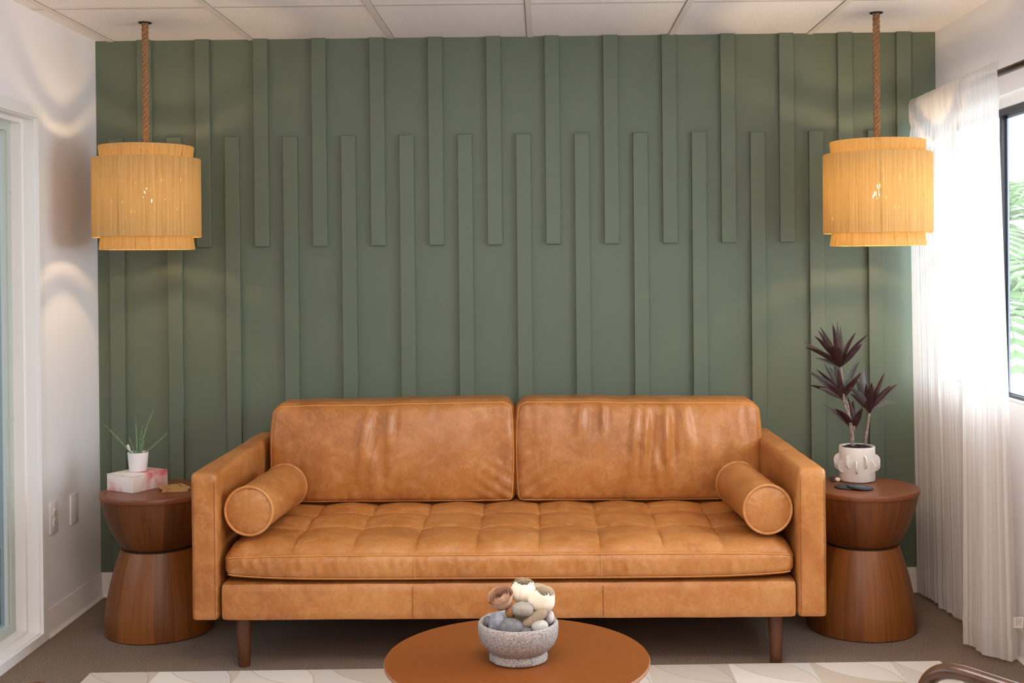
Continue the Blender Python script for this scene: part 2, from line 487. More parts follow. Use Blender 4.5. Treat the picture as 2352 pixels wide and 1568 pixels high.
struct('wall_front', MB().box(-.14, W+.16, Y1-.12, Y1, 0, H), WHITE, 'white wall facing the sofa from the far end of the room', 'wall', smooth=False)
def base_profile(along, a, b, side):
    prof = [(0, 0), (.017, 0), (.0165, .004), (.010, .010), (.006, .022), (.005, .1), (.003, .106), (0, .106)]
    m = MB(); vs = []
    for t in (a, b):
        for d, z in prof:
            if along == 'x': vs.append((t, -d, z))
            else: vs.append(((d if side < 0 else W-d), t, z))
    n = len(prof)
    fs = [(i, (i+1) % n, n+(i+1) % n, n+i) for i in range(n)] + [tuple(range(n-1, -1, -1)), tuple(range(n, 2*n))]
    m.add(vs, fs)
    bm = bmesh.new(); me = mesh('t', m.v, m.f, False); bm.from_mesh(me); bpy.data.meshes.remove(me)
    return bm
struct('baseboard_back', base_profile('x', 0, W, 0), BASEW, 'off white coved base strip below the green wall', 'baseboard')
struct('baseboard_left', base_profile('y', 0, -.583, -1), BASEW, 'off white coved base strip between corner and glass door', 'baseboard')
struct('baseboard_right', base_profile('y', 0, Y1, 1), BASEW, 'off white coved base strip below the window', 'baseboard')

# battens
ORD = ['first', 'second', 'third', 'fourth', 'fifth', 'sixth', 'seventh', 'eighth', 'ninth', 'tenth', 'eleventh', 'twelfth', 'thirteenth', 'fourteenth']
BW, BT = .0625, .0215
nb = 1
for i in range(14):
    x = .058 + .2517*i
    o = obj('trim_%d' % nb, rbox(x, x+BW, -BT, .0005, .106, 1.988, .0015, 1), GREEN, smooth=False); nb += 1
    tag(o, 'green wall batten rising from the baseboard, %s of that row from the glass door side' % ORD[i], 'wall batten', 'green battens rising from the baseboard', 'structure')
for i in range(14):
    x = .185 + .2516*i
    o = obj('trim_%d' % nb, rbox(x, x+BW, -BT, .0005, 1.513, H, .0015, 1), GREEN, smooth=False); nb += 1
    tag(o, 'green wall batten hanging from the ceiling, %s of that row from the glass door side' % ORD[i], 'wall batten', 'green battens hanging from the ceiling', 'structure')

# ------------------------------------------------------------------ glass door in the left wall
door = thing('door_1', 'white framed sliding glass door in the side wall', 'door', (0, -1.9, 0), kind='structure')
def L(m, p): # shift world coords to parent-local
    for i, v in enumerate(m.v): m.v[i] = v - p.location
    return m
CW = .046
m = MB()
def casing_piece(pts):   # mitred flat board with a stepped face
    n = len(m.v)
    vs = [(0.0, y, z) for y, z in pts] + [(.013, y, z) for y, z in pts]
    m.add(vs, [(0,1,2,3), (7,6,5,4), (0,4,5,1), (1,5,6,2), (2,6,7,3), (3,7,4,0)])
o0, o1 = DY0+CW, DY1-CW
casing_piece([(o0, 0), (o0, DZ1+CW), (DY0, DZ1), (DY0, DZ0)])
casing_piece([(o1, 0), (DY1, DZ0), (DY1, DZ1), (o1, DZ1+CW)])
casing_piece([(o0, DZ1+CW), (o1, DZ1+CW), (DY1, DZ1), (DY0, DZ1)])
casing_piece([(o0, 0), (DY0, DZ0), (DY1, DZ0), (o1, 0)])
obj('casing', L(m, door), TRIMW, door, smooth=False)
m = MB()
t = .012
for x0, x1, k in ((-.045, 0, .004), (-.085, -.045, .020)):
    m.box(x0, x1, DY0-k, DY0+.001, DZ0+k*.8, DZ1-k).box(x0, x1, DY1, DY1+k, DZ0+k*.8, DZ1-k)
    m.box(x0, x1, DY1, DY0, DZ1-k, DZ1).box(x0, x1, DY1, DY0, DZ0, DZ0+k*.8)
obj('jamb', L(m, door), TRIMW, door, smooth=False)
m = MB()
k = .052
m.box(-.125, -.085, DY0-k, DY0, DZ0+k, DZ1-k).box(-.125, -.085, DY1, DY1+k, DZ0+k, DZ1-k)
m.box(-.125, -.085, DY1, DY0, DZ1-k, DZ1).box(-.125, -.085, DY1, DY0, DZ0, DZ0+k)
m.box(-.118, -.092, DY0-k-.018, DY0-k, DZ0+k, DZ1-k)
m.box(-.125, -.085, -1.94, -1.86, DZ0+k, DZ1-k)
fr = obj('frame', L(m, door), FRAMEG, door, smooth=False, label='grey green metal frame')
for z in (.42, .86, 1.3, 1.72):
    s = MB().lathe([(.006, 0), (.006, .001), (.004, .003), (0.0005, .0032)], 12)
    s.xf(Matrix.Translation((-.085, DY0-.026, z)) @ Matrix.Rotation(PI/2, 4, 'Y'))
    obj('screw', L(s, door), FRAMEG, fr)
m = MB().add([(-.105, DY1+k, DZ0+k), (-.105, DY0-k, DZ0+k), (-.105, DY0-k, DZ1-k), (-.105, DY1+k, DZ1-k)], [(0,1,2,3)])
obj('pane', L(m, door), GLASSD, door, smooth=False)
# hallway beyond the glass
struct('floor_hallway', MB().box(-2.2, -.14, -5, .9, -.1, -.001), Mat('grey_hall_floor', srgb(92, 90, 88), .8).m, 'dark grey floor beyond the glass door', 'floor', smooth=False)
struct('ceiling_hallway_sky_block', MB().box(-2.3, -.14, -5, 1.0, 2.5, 2.6), WHITE, 'white unseen ceiling added over the hallway to block sky light', 'ceiling', smooth=False)  # unseen roof added to keep sky light off the hallway
struct('wall_hallway', MB().box(-2.3, -2.2, -5, 1.0, -.1, 2.6).box(-2.2, -.14, .9, 1.0, -.1, 2.6).box(-2.2, -.14, -5.1, -5, -.1, 2.6), m_paint('pale_hall_paint', srgb(176, 188, 198), .6), 'pale blue grey wall beyond the glass door', 'wall', smooth=False)  # last box: unseen end wall added to shut light out of the hallway

# ------------------------------------------------------------------ window in the right wall
win = thing('window_1', 'black framed sliding window behind the sheer curtain', 'window', (W, -1.3, 0), kind='structure')
XF0, XF1 = W+.030, W+.052
m = MB(); k = .026
zt, zb = 1.994, WZ0+.003
m.box(XF0, XF1, WY1, WY0, zt-k, zt).box(XF0, XF1, WY1, WY0, zb, zb+k*.42)
m.box(XF0, XF1, WY0-k, WY0, zb+k*.42, zt-k).box(XF0, XF1, WY1, WY1+k, zb+k*.42, zt-k)
MU = -.652
m.box(XF0-.002, XF1, MU-.011, MU+.011, zb+k*.42, zt-k)
obj('frame', L(m, win), BLACKM, win, smooth=False)
m = MB()
a, b = MU-.011, WY1+k
m.box(XF0+.014, XF1-.002, a-.012, a, zb+k*.42, zt-k).box(XF0+.014, XF1-.002, b, b+.03, zb+k*.42, zt-k)
m.box(XF0+.014, XF1-.002, b, a, zt-k-.012, zt-k).box(XF0+.014, XF1-.002, b, a, zb+k*.42, zb+k*.42+.004)
obj('sash', L(m, win), GREYM, win, smooth=False, label='grey sliding sash')
def sheet(y0, y1): return MB().add([(XF0+.012, y0, zb+k*.42), (XF0+.012, y1, zb+k*.42), (XF0+.012, y1, zt-k), (XF0+.012, y0, zt-k)], [(3,2,1,0)])
m = sheet(b, a)
obj('pane', L(m, win), GLASS, win, smooth=False)
m = sheet(MU+.011, WY0-k)
obj('pane', L(m, win), GLASS, win, smooth=False)
m = MB().box(W+.018, W+.16, WY1, WY0, zt, WZ1).box(W, W+.16, WY1, WY0, WZ0-.001, WZ0+.004)
obj('window_sill', L(m, win), TRIMW, win, smooth=False)

# garden outside
struct('ground_outside', MB().box(W+.16, 14, -6, 12, -.3, -.2), Mat('pale_concrete', srgb(196, 196, 192), .9).m, 'pale paving outside the window', 'ground', smooth=False)
def palm(name, label, x, y, h, n, seed):
    rr = random.Random(seed)
    t = thing(name, label, 'palm tree', (x, y, -.2), group='palms outside the window')
    m = MB(); m.tube([(0.02*math.sin(i*.7), 0, h*i/8) for i in range(9)], [.07 - .003*i for i in range(9)], 10)
    obj('trunk', m, BARK, t)
    f = MB()
    for q in range(n):
        az = 2*PI*q/n + rr.uniform(-.2, .2); el = rr.uniform(.1, 1.1); ln = rr.uniform(.9, 1.4)
        pts = []
        p = Vector((0, 0, h)); 
        for i in range(15):
            pts.append(p.copy())
            e = el - i*.13
            p += Vector((math.cos(az)*math.cos(e), math.sin(az)*math.cos(e), math.sin(e)))*ln/14
        f.tube(pts, [.012-.0007*i for i in range(15)], 5)
        sd = Vector((-math.sin(az), math.cos(az), 0))
        for i in range(2, 15):
            for s in (-1, 1):
                d = (pts[i]-pts[i-1]).normalized()
                l = .36*(1-abs(i-7)/11)
                tip = pts[i] + sd*s*l*.8 + d*l*.6 + Vector((0, 0, -.10*l))
                w = d*.022
                f.add([pts[i]-w, pts[i]+w, (pts[i]+tip)/2+w*1.2+Vector((0,0,.02)), tip, (pts[i]+tip)/2-w*1.2+Vector((0,0,.02))], [(0,1,2,3,4)])
    obj('foliage', f, PALM, t, smooth=False)
palm('palm_tree', 'bright green palm seen through the window glass, taller of two', 5.85, 5.3, 1.9, 17, 3)
palm('palm_tree', 'bright green palm seen through the window glass, shorter of two', 4.75, 2.45, 1.25, 16, 5)

# ------------------------------------------------------------------ wall plates
def plate(name, label, cat, y, z, duplex):
    t = thing(name, label, cat, (0, y, z))
    bm = rbox(0, .006, -.038, .038, -.062, .062, .0025, 2)
    obj('cover_plate', bm, PLATEW, t)
    if duplex:
        for s in (-1, 1):
            m = MB().lathe([(.017, 0), (.017, .0015), (.0155, .0025), (.0005, .0025)], 24)
            m.xf(Matrix.Translation((.006, 0, s*.0195)) @ Matrix.Rotation(PI/2, 4, 'Y') @ Matrix.Diagonal((1, .95, 1, 1)))
            r = obj('receptacle', m, PLATEW, t)
            sl = MB()
            for yy in (-.0055, .0055): sl.box(.0084, .0088, yy-.001, yy+.001, s*.0195-.003, s*.0195+.005)
            sl.box(.0084, .0088, -.002, .002, s*.0195-.010, s*.0195-.006)
            obj('slots', sl, SLOTG, r, smooth=False)
    for z2 in ((0,) if duplex else (-.048, .048)):
        m = MB().lathe([(.003, 0), (.003, .0006), (.0005, .001)], 12)
        m.xf(Matrix.Translation((.006, 0, z2)) @ Matrix.Rotation(PI/2, 4, 'Y'))
        obj('screw', m, PLATEW, t)
plate('power_outlet', 'white duplex power outlet low on the wall by the glass door', 'outlet', -.505, .453, True)
plate('blank_wall_plate', 'plain white blank wall plate between outlet and corner', 'wall plate', -.300, .446, False)

# ------------------------------------------------------------------ sofa
SX, SY = 1.797, -.5
sofa = thing('leather_sofa', 'caramel brown leather sofa with tufted bench seat and square arms', 'sofa', (SX, SY, 0))
def S(m): return L(m, sofa)
YF, YB = -.985, -.045
# base
def base_fn(p, u):
    q = p.copy()
    if u.y < 0 and abs(u.z) < 1: q.y -= .004*(1-u.z**2)
    q.z += .0015*nz(q.x, q.y, q.z, 9)
    return q + Vector((1.797, (YF+.006+YB)/2, .247))
obj('base', S(soft_box((1.012, (YB-YF-.006)/2, .066), .014, (90, 30, 8), base_fn)), LEATHER, sofa)
for x in (1.462, 2.131):
    m = MB().tube([(x, YF+.006-.0045, .19), (x, YF+.006-.0052, .24), (x, YF+.006-.0035, .30)], .0013, 6)
    obj('base_seam', S(m), SEAMD, sofa)
# arms
def arm(side):
    x0, x1 = (.681, .777) if side < 0 else (2.813, 2.916)
    hx, hy, hz = (x1-x0)/2, (YB-YF)/2, (.705-.182)/2
    def fn(p, u):
        q = p + Vector(((x0+x1)/2, (YF+YB)/2, .182+hz))
        k = (q.y-YF)/(YB-YF)
        if u.z > .2: q.z += .016*k*sstep(.2, 1, u.z)
        # the outer face draws in towards the wall
        w = (u.x*side+1)/2
        q.x -= side*.030*k*w
        q.x += side*.012*k*(1-w)*sstep(.0, 1, k)*-1
        q.z += .0025*nz(q.x, q.y, q.z, 7)*(u.z > .5)
        q.x += .0012*nz(q.x+3, q.y, q.z, 8)
        return q
    a = obj('arm', S(soft_box((hx, hy, hz), .018, (12, 44, 34), fn)), LEATHER, sofa)
    m = MB()
    for xs, c in ((x0+.009, 1), (x1-.009, 1)):
        m.tube([(xs, YF-.0002, .20+.47*i/20) for i in range(21)], .0011, 5)
    obj('stitching', S(m), SEAMD, a)
    m = MB()
    xi = x1-.007 if side < 0 else x0+.007
    m.tube([(xi + side*.012*t*-1*0, YF+.02+t*(.62), .7035+.016*t*.66-.004) for t in [i/20 for i in range(21)]], .0022, 6)
    obj('piping', S(m), PIPING, a)
arm(-1); arm(1)
# back frame (behind the cushions)
obj('back_frame', S(soft_box((1.01, .075, .26), .03, (40, 8, 14), lambda p, u: p + Vector((SX, -.125, .46)))), LEATHER, sofa)
# seat cushion
XS = [.792] + [1.034+.2177*i for i in range(8)] + [2.806]
YS = [-.985, -.705, -.486, -.27, -.08]
def tuft(x, y):
    i = max(0, min(8, sum(1 for v in XS[1:-1] if x > v)))
    j = max(0, min(3, sum(1 for v in YS[1:-1] if y > v)))
    uu = (x-XS[i])/(XS[i+1]-XS[i]); vv = (y-YS[j])/(YS[j+1]-YS[j])
    if i == 0: uu = .25+.75*uu
    if i == 8: uu = .75*uu
    if j == 0: vv = .35+.65*vv
    uu = min(1, max(0, uu)); vv = min(1, max(0, vv))
    sx, sy = math.sin(PI*uu), math.sin(PI*vv)
    h = .014*(sx**.6)*(sy**.65) + .009*max(sx, sy)**.8
    h -= .0035*gauss(uu if uu < .5 else 1-uu, .025) + .003*gauss(vv if vv < .5 else 1-vv, .025)
    # creases radiating from the tufts
    h += .0022*nz(x*1.0+y*2, y, 0, 11)*(1-sx*sy*.5) + .0014*nz(x, y, 3, 26)
    return h
def seat_top(x, y):
    k = (y+.985)/.9
    return .420 + .018*sstep(0, .12, k) + .006*sstep(.1, .5, k)
BOLS = [((.876, -.932, .560), (.902, -.452, .5585)), ((2.718, -.932, .553), (2.692, -.452, .555))]
BR = .0862
def dent(x, y, z):
    """the seat gives way under the bolsters"""
    for a, b in BOLS:
        if a[1]-.03 < y < b[1]+.03:
            t = (y-a[1])/(b[1]-a[1]); cx = a[0]+(b[0]-a[0])*t; cz = a[2]+(b[2]-a[2])*t
            R = BR+.0075; d = x-cx
            if abs(d) < R: z = min(z, cz-math.sqrt(R*R-d*d))
    return z
SC = Vector((1.799, -.54, .370))
def seat_fn(p, u):
    q = p + SC
    wt = sstep(-.2, 1, u.z)
    if u.z > -.2:
        q.z += (seat_top(q.x, q.y) - .420)*wt
        edge = sstep(1.0, .93, abs(u.x))
        q.z += tuft(q.x, q.y)*wt*(.25+.75*edge)*(sstep(-1, -.90, u.y)*.85+.15)
    if u.z > .5: q.z = dent(q.x, q.y, q.z)
    # bottom lifts at the ends
    q.z += .014*(abs(u.x)**6)*(1-wt)
    q.z -= .012*(abs(u.x)**8)*wt
    if u.y < -.85:
        q.y -= .010*(1-u.z**2)*(1-abs(u.x)**10)
        fr = 1-abs(u.z)
        q.y += fr*(.0055*nz(q.x*5+q.z*1.2, 0, q.z*.8+q.x, 7) + .0040*nz(q.x*9-q.z*2, 4, q.z*.6, 5))
    q.y += .018*(abs(u.x)**8)*(u.y < 0)
    return q
seat = obj('seat_cushion', S(soft_box((1.006, .446, .052), .030, (300, 120, 14), seat_fn)), LEATHER, sofa)
def top_at(x, y):
    u = Vector(((x-SC.x)/1.006, (y-SC.y)/.446, 1))
    p = Vector((x, y, .422)); edge = sstep(1.0, .93, abs(u.x))
    return dent(x, y, .422 + (seat_top(x, y)-.420) + tuft(x, y)*(.25+.75*edge)*(sstep(-1, -.90, u.y)*.85+.15) - .012*abs(u.x)**8) - .0006
m = MB()
for x in XS[1:-1]:
    m.tube([(x, y, top_at(x, y)+.0014) for y in [-.955+.70*i/70 for i in range(71)]], .0013, 5)
for y in YS[1:-1]:
    m.tube([(x, y, top_at(x, y)+.0014) for x in [XS[0]+.03+(XS[-1]-XS[0]-.06)*i/300 for i in range(301)]], .0013, 5)
for x in (1.470, 2.125):
    m.tube([(x, -.986-.0102*(1-w*w)-.0002, .370+.052*w) for w in [-.75+1.5*i/12 for i in range(13)]], .0013, 5)
obj('seam', S(m), SEAM, seat)
m = MB()
for zz in (.412, .331):
    w = (zz-.37)/.052
    pts = []
    for i in range(161):
        x = .81+1.978*i/160; ux = (x-SC.x)/1.006
        lift = .014*abs(ux)**6 if zz < .37 else -.012*abs(ux)**8
        pts.append((x, -.9845 - .006*(1-w*w) + (.010 if True else 0)*abs(w)**3*0 + .018*abs(ux)**8, zz+lift))
    m.tube(pts, .0016, 6)
obj('stitching', S(m), SEAM, seat)
# back cushions
def back_cushion(x0, x1, folds, seed, tall_in):
    hx, hz, hy = (x1-x0)/2, .208, .090
    cx = (x0+x1)/2; cy, cz = -.205, .664
    def fn(p, u):
        q = p.copy()
        f = (1-abs(u.x)**2.6)*(1-abs(u.z)**2.4)
        if u.y < 0:
            q.y -= .050*max(0, f)**.7*(-u.y)
            for (fx, fz, ln, amp, wd, sl) in folds:
                dx = q.x - (fx-cx) - sl*(q.z-(fz-cz))
                q.y -= 2.0*amp*(gauss(dx, wd) - .55*gauss(dx-wd*1.9, wd*.9))*gauss(q.z-(fz-cz), ln)*(-u.y)
            # gathers along the edges
            e = sstep(.55, .98, max(abs(u.x), abs(u.z)))*sstep(1.0, .97, max(abs(u.x), abs(u.z)))
            q.y += e*.004*nz(q.x*6+seed, q.z*2, 0, 6)
            lowc = sstep(.1, -.95, u.z)*sstep(.45, 1, abs(u.x))
            q.y += lowc*.0035*math.sin((q.z*1.0 + abs(q.x)*.7)*120)*gauss(abs(u.x)-.8, .25)
            q.y += .003*nz(q.x+seed, q.z, 1, 10)
        # outline: top sags slightly to the outer corner, sides belly out, bottom rolled
        q.z += .007*u.x*tall_in*max(0, u.z)
        q.z += .004*nz(q.x+seed*3, 0, 0, 8)*max(0, u.z)
        q.x += (.012*(1-u.z**2) + .0*u.z)*u.x
        q.x += .010*u.x*sstep(0, -1, u.z)*-1*0
        if u.z > .6 and abs(u.x) > .9: q.z -= .014*sstep(.9, 1, abs(u.x))
        # lean back
        q.y += .20*(q.z)*.35
        return q + Vector((cx, cy, cz))
    o = obj('back_cushion', S(soft_box((hx, hy, hz), .034, (150, 12, 64), fn)), LEATHER, sofa)
    # welt around the front face
    m = MB(); pts = []
    N = 60
    def P(ux, uz):
        ux = max(-1, min(1, ux)); uz = max(-1, min(1, uz))
        # outline corner rounding in face plane
        p = Vector((ux*hx, -hy, uz*hz)); r = .034
        q = Vector((max(-(hx-r), min(hx-r, p.x)), -(hy-r), max(-(hz-r), min(hz-r, p.z))))
        d = p-q; mm = max(abs(d.x), abs(d.y), abs(d.z)); p = q+d.normalized()*mm
        return fn(p, Vector((ux, -1, uz)))
    ring = [(-1+2*i/N, 1) for i in range(N)] + [(1, 1-2*i/30) for i in range(30)] + [(1-2*i/N, -1) for i in range(N)] + [(-1, -1+2*i/30) for i in range(30)]
    pts = [P(a*.985, b*.965) + Vector((0, -.0008, 0)) for a, b in ring]
    m.tube(pts, .0021, 6, closed=True)
    obj('piping', S(m), SEAM, o)
back_cushion(.812, 1.806, [(1.20, .72, .11, .010, .020, .10), (1.235, .62, .09, .008, .022, .02), (1.30, .79, .06, .006, .014, .06), (1.05, .52, .06, .006, .03, .9), (1.62, .66, .14, .004, .06, 0)], 1, 1)
back_cushion(1.815, 2.812, [(2.335, .72, .12, .013, .016, .08), (2.295, .73, .13, .008, .018, .10), (2.42, .72, .13, .013, .017, .03), (2.38, .60, .07, .007, .015, -.12), (2.50, .78, .09, .006, .02, -.12), (2.08, .80, .07, .005, .02, .06), (2.17, .81, .06, .006, .013, .0), (2.60, .66, .1, .004, .03, -.1)], 5, -1)
# legs
for x in (.848, 2.748):
    for y in (-.905, -.14):
        obj('leg', S(MB().lathe([(.0205, 0), (.0215, .003), (.0275, .186)], 24, (x, y, 0))), LEGW, sofa)

# bolsters -------------------------------------------------------
def bolster(label, a, b, R):
    a, b = Vector(a), Vector(b); d = (b-a); ln = d.length; d.normalize()
    t = thing('bolster_pillow', label, 'bolster', (0, 0, 0), group='round leather bolsters on the sofa')
    t.location = (a+b)/2 - Vector((0, 0, R))
    t.rotation_mode = 'QUATERNION'; t.rotation_quaternion = d.to_track_quat('Z', 'Y')
    # local z runs along the bolster; axis passes R above the base
    up = t.rotation_quaternion.inverted() @ Vector((0, 0, R))
    prof = [(R*.985, -ln/2)] + [(R*(.985+.02*math.sin(PI*i/14)), -ln/2+ln*i/14) for i in range(1, 14)] + [(R*.985, ln/2)]
    m = MB().lathe(prof, 72, (up.x, up.y, up.z), False, False)
    for i, v in enumerate(m.v):
        m.v[i] = v + Vector((nz(v.x, v.y, v.z, 22), nz(v.y, v.z, v.x, 22), 0))*.0016
    obj('cover', m, LEATHER, t)
    for s in (-1, 1):
        m = MB(); n = 72; rings = 16
        def fn(u_, v_):
            th = 2*PI*u_; r = R*.950*v_
            bul = .012*(1-v_**2.5) + .0014*math.sin(th*17+3*math.sin(th*3))*sstep(.55, .95, v_)*sstep(1.0, .9, v_)
            return (up.x+r*math.cos(th), up.y+r*math.sin(th), up.z+s*(ln/2-.003+bul))
        m.grid(fn, n, rings)
        obj('end_cap', m, LEATHER, t)
        m = MB().tube([(up.x+R*.99*math.cos(2*PI*i/64), up.y+R*.99*math.sin(2*PI*i/64), up.z+s*ln/2) for i in range(64)], .0052, 8, closed=True)
        obj('piping', m, PIPING, t)
bolster('caramel leather bolster on the seat by the glass door end arm', *BOLS[0], BR)
bolster('caramel leather bolster on the seat by the window end arm', *BOLS[1], BR)

# ------------------------------------------------------------------ side tables
def side_table(label, x, y, rz):
    t = thing('side_table', label, 'side table', (x, y, 0), rz, 'hourglass wooden side tables flanking the sofa')
    obj('table_top', MB().lathe([(.2, .531), (.2207, .5312), (.2215, .5325), (.2215, .5485), (.2205, .5497), (.216, .55)], 96), TOPW, t)
    obj('bowl', MB().lathe([(.131, .3345), (.140, .338), (.150, .348), (.166, .376), (.183, .410), (.200, .455), (.2125, .505), (.2165, .5305)], 96, cap0=True, cap1=False), STAVE_D, t)
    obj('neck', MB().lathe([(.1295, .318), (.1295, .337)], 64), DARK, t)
    obj('base', MB().lathe([(.200, 0), (.2075, .004), (.2075, .03), (.2045, .08), (.1965, .136), (.183, .200), (.166, .262), (.146, .320), (.142, .328), (.128, .329)], 96), STAVE, t)
    return t
side_table('hourglass wooden side table near the glass door, holding the pink marbled box', .403, -.465, .3)
side_table('hourglass wooden side table near the curtain, holding the burgundy plant', 3.163, -.490, 2.1)

# coffee table
ct = thing('coffee_table', 'round burnt orange coffee table with stone bowl on it', 'coffee table', (1.851, -2.035, .012))
Z = .388
obj('table_top', MB().lathe([(.32, Z-.026), (.338, Z-.022), (.3465, Z-.012), (.3475, Z-.004), (.346, Z-.001), (.34, Z)], 128), COFFEE, ct)
obj('bowl', MB().lathe([(.19, .20), (.22, .215), (.26, .26), (.295, .31), (.322, Z-.026)], 96, cap1=False), STAVE, ct)
obj('base', MB().lathe([(.30, 0), (.305, .004), (.300, .03), (.272, .09), (.235, .15), (.195, .205)], 96), STAVE, ct)
obj('edge_band', MB().lathe([(.3425, Z-.017), (.3482, Z-.011), (.3485, Z-.005), (.3465, Z-.0015)], 128, cap0=False, cap1=False), EDGEW, ct, label='worn paler rim')

# rug
rug = MB()
rc = [(.331, -1.002), (3.323, -.928), (3.40, -3.55), (.40, -3.62)]
rug.add([(x, y, 0.0005) for x, y in rc] + [(x, y, .011) for x, y in rc], [(3,2,1,0), (4,5,6,7), (0,1,5,4), (1,2,6,5), (2,3,7,6), (3,0,4,7)])
tag(obj('rug', rug, RUG, smooth=False), 'cream patchwork hide rug on the carpet before the sofa', 'rug')

# ------------------------------------------------------------------ stone bowl with pebbles and roses
BX, BY, BZ = 1.855, -2.055, .4005
bw = thing('stone_bowl', 'grey speckled granite footed bowl on the coffee table', 'bowl', (BX, BY, BZ))
prof = [(.070, 0), (.076, .003), (.0765, .012), (.072, .018), (.071, .022), (.082, .030), (.096, .045), (.1035, .062), (.1055, .080), (.1045, .096), (.101, .1005), (.096, .100), (.0925, .096), (.091, .085), (.085, .060), (.068, .040), (.04, .032), (.001, .03)]
m = MB().lathe(prof, 96)
for i, v in enumerate(m.v): m.v[i] = v*(1+.006*nz(v.x, v.y, v.z, 40))
obj('body', m, GRANITE, bw, sharp=60)
def pebble(label, c, h, rot, mat, seed, name='pebble'):
    m = MB(); n1, n2 = 28, 18
    vs = []
    for j in range(n2+1):
        ph = PI*j/n2
        for i in range(n1):
            th = 2*PI*i/n1
            d = Vector((math.sin(ph)*math.cos(th), math.sin(ph)*math.sin(th), math.cos(ph)))
            k = 1+.10*nz(d.x+seed, d.y, d.z, 1.1)
            d = Vector([math.copysign(abs(a)**.88, a) for a in d])
            vs.append(Vector((d.x*h[0], d.y*h[1], d.z*h[2]))*k)
    fs = [(j*n1+i, j*n1+(i+1) % n1, (j+1)*n1+(i+1) % n1, (j+1)*n1+i) for j in range(n2) for i in range(n1)]
    m.add(vs, fs)
    m.xf(Matrix.Rotation(rot[2], 4, 'Z') @ Matrix.Rotation(rot[1], 4, 'Y') @ Matrix.Rotation(rot[0], 4, 'X'))
    bm = bmesh.new(); me = mesh('t', m.v, m.f); bm.from_mesh(me); bpy.data.meshes.remove(me)
    bmesh.ops.remove_doubles(bm, verts=bm.verts, dist=.0004)
    o = obj(name, bm, mat, loc=c)
    return tag(o, label, name if name != 'pebble' else 'stone', 'pebbles in the granite bowl' if name == 'pebble' else None)
P_BLUE = m_stone('blue_grey_pebble', srgb(104, 106, 116), srgb(150, 150, 158), 60, .6, srgb(196, 196, 202))
P_DARK = m_stone('dark_grey_pebble', srgb(84, 82, 84), srgb(124, 122, 126), 80, .6, srgb(150, 150, 158))
P_WARM = m_stone('warm_grey_pebble', srgb(142, 134, 124), srgb(164, 156, 146), 60, .6, srgb(186, 180, 172))
P_TAN = m_stone('tan_streaked_pebble', srgb(126, 104, 80), srgb(166, 148, 126), 30, .55)
P_WHITE = m_stone('mauve_white_pebble', srgb(188, 172, 172), srgb(222, 210, 208), 40, .55)
P_PALE = m_stone('pale_grey_pebble', srgb(164, 162, 154), srgb(190, 188, 180), 50, .6)
P_AMBER = m_stone('amber_pebble', srgb(150, 92, 48), srgb(206, 150, 96), 40, .45)
pebble('blue grey speckled stone upright against the bowl rim', (1.800, -2.096, .509), (.020, .024, .027), (0, .2, 0), P_BLUE, 1)
pebble('large dark grey round stone at the front of the bowl', (1.836, -2.108, .497), (.032, .027, .0255), (0, .1, .1), P_DARK, 2)
pebble('warm grey oval stone topmost in the middle of the pile', (1.868, -2.083, .538), (.0285, .022, .0185), (0, .05, 0), P_WARM, 3)
pebble('long tan stone leaning diagonally across the bowl', (1.898, -2.088, .516), (.037, .017, .0150), (0, -.5, .1), P_TAN, 4)
pebble('mauve white stone upright at the bowl rim beneath a cream flower', (1.937, -2.045, .505), (.013, .016, .0175), (0, .15, 0), P_WHITE, 5)
pebble('pale grey oval stone low under the long tan stone', (1.912, -2.112, .503), (.0215, .018, .0135), (0, -.25, .2), P_PALE, 6)
pebble('amber brown stone tucked behind the topmost grey stone', (1.835, -2.052, .526), (.013, .016, .019), (0, .2, 0), P_AMBER, 7)
pebble('small grey stone wedged behind the blue grey one at the rim', (1.776, -2.066, .501), (.012, .014, .014), (0, 0, 0), P_DARK, 8)
pebble('dark flat stone deepest in the gap at the bowl centre', (1.873, -2.100, .486), (.026, .022, .012), (0, .1, .5), P_DARK, 9)
pebble('brown grey stone buried under the amber one', (1.850, -2.04, .492), (.030, .030, .022), (0, 0, .4), P_TAN, 10)
pebble('grey stone buried under the cream flowers', (1.900, -2.035, .500), (.030, .026, .022), (0, 0, .9), P_WARM, 11)

def rose(label, c, R, tilt, mat, seed, layers=6, opened=0.):
    """layered ball of thin shaved petals, tips rolled slightly outwards"""
    rr = random.Random(seed)
    m = MB()
    for l in range(layers):
        k = l/(layers-1)
        n = (2, 2, 3, 3, 4, 4)[min(l, 5)]
        rad = R*(.22+.74*k); top = math.radians(9+24*k+opened*34*k)
        for q in range(n):
            a0 = 2*PI*q/n + l*.9 + rr.uniform(-.2, .2); wid = 2*PI/n*1.75
            ph = rr.uniform(0, 6); tw = rr.uniform(-.12, .12); sp = rr.uniform(.0, .10)
            def fn(u_, v_):
                e = abs(2*u_-1)
                a = a0 + (u_-.5)*wid
                th = math.radians(150) + (top+.05*math.sin(u_*7+ph) - math.radians(150))*v_
                r = rad*(1 + .10*u_ + sp*v_**3 + .05*math.sin(u_*8+ph)*v_) + (.13+.16*opened)*R*v_**7*(.4+.6*k)
                return (r*math.sin(th)*math.cos(a), r*math.sin(th)*math.sin(a), r*.86*math.cos(th))
            m.grid(fn, 12, 12)
    m.xf(Matrix.Rotation(tilt[2], 4, 'Z') @ Matrix.Rotation(tilt[1], 4, 'Y') @ Matrix.Rotation(tilt[0], 4, 'X'))
    o = obj('wooden_rose', m, mat, loc=c, sharp=60)
    tag(o, label, 'flower', 'carved roses on the pebbles')
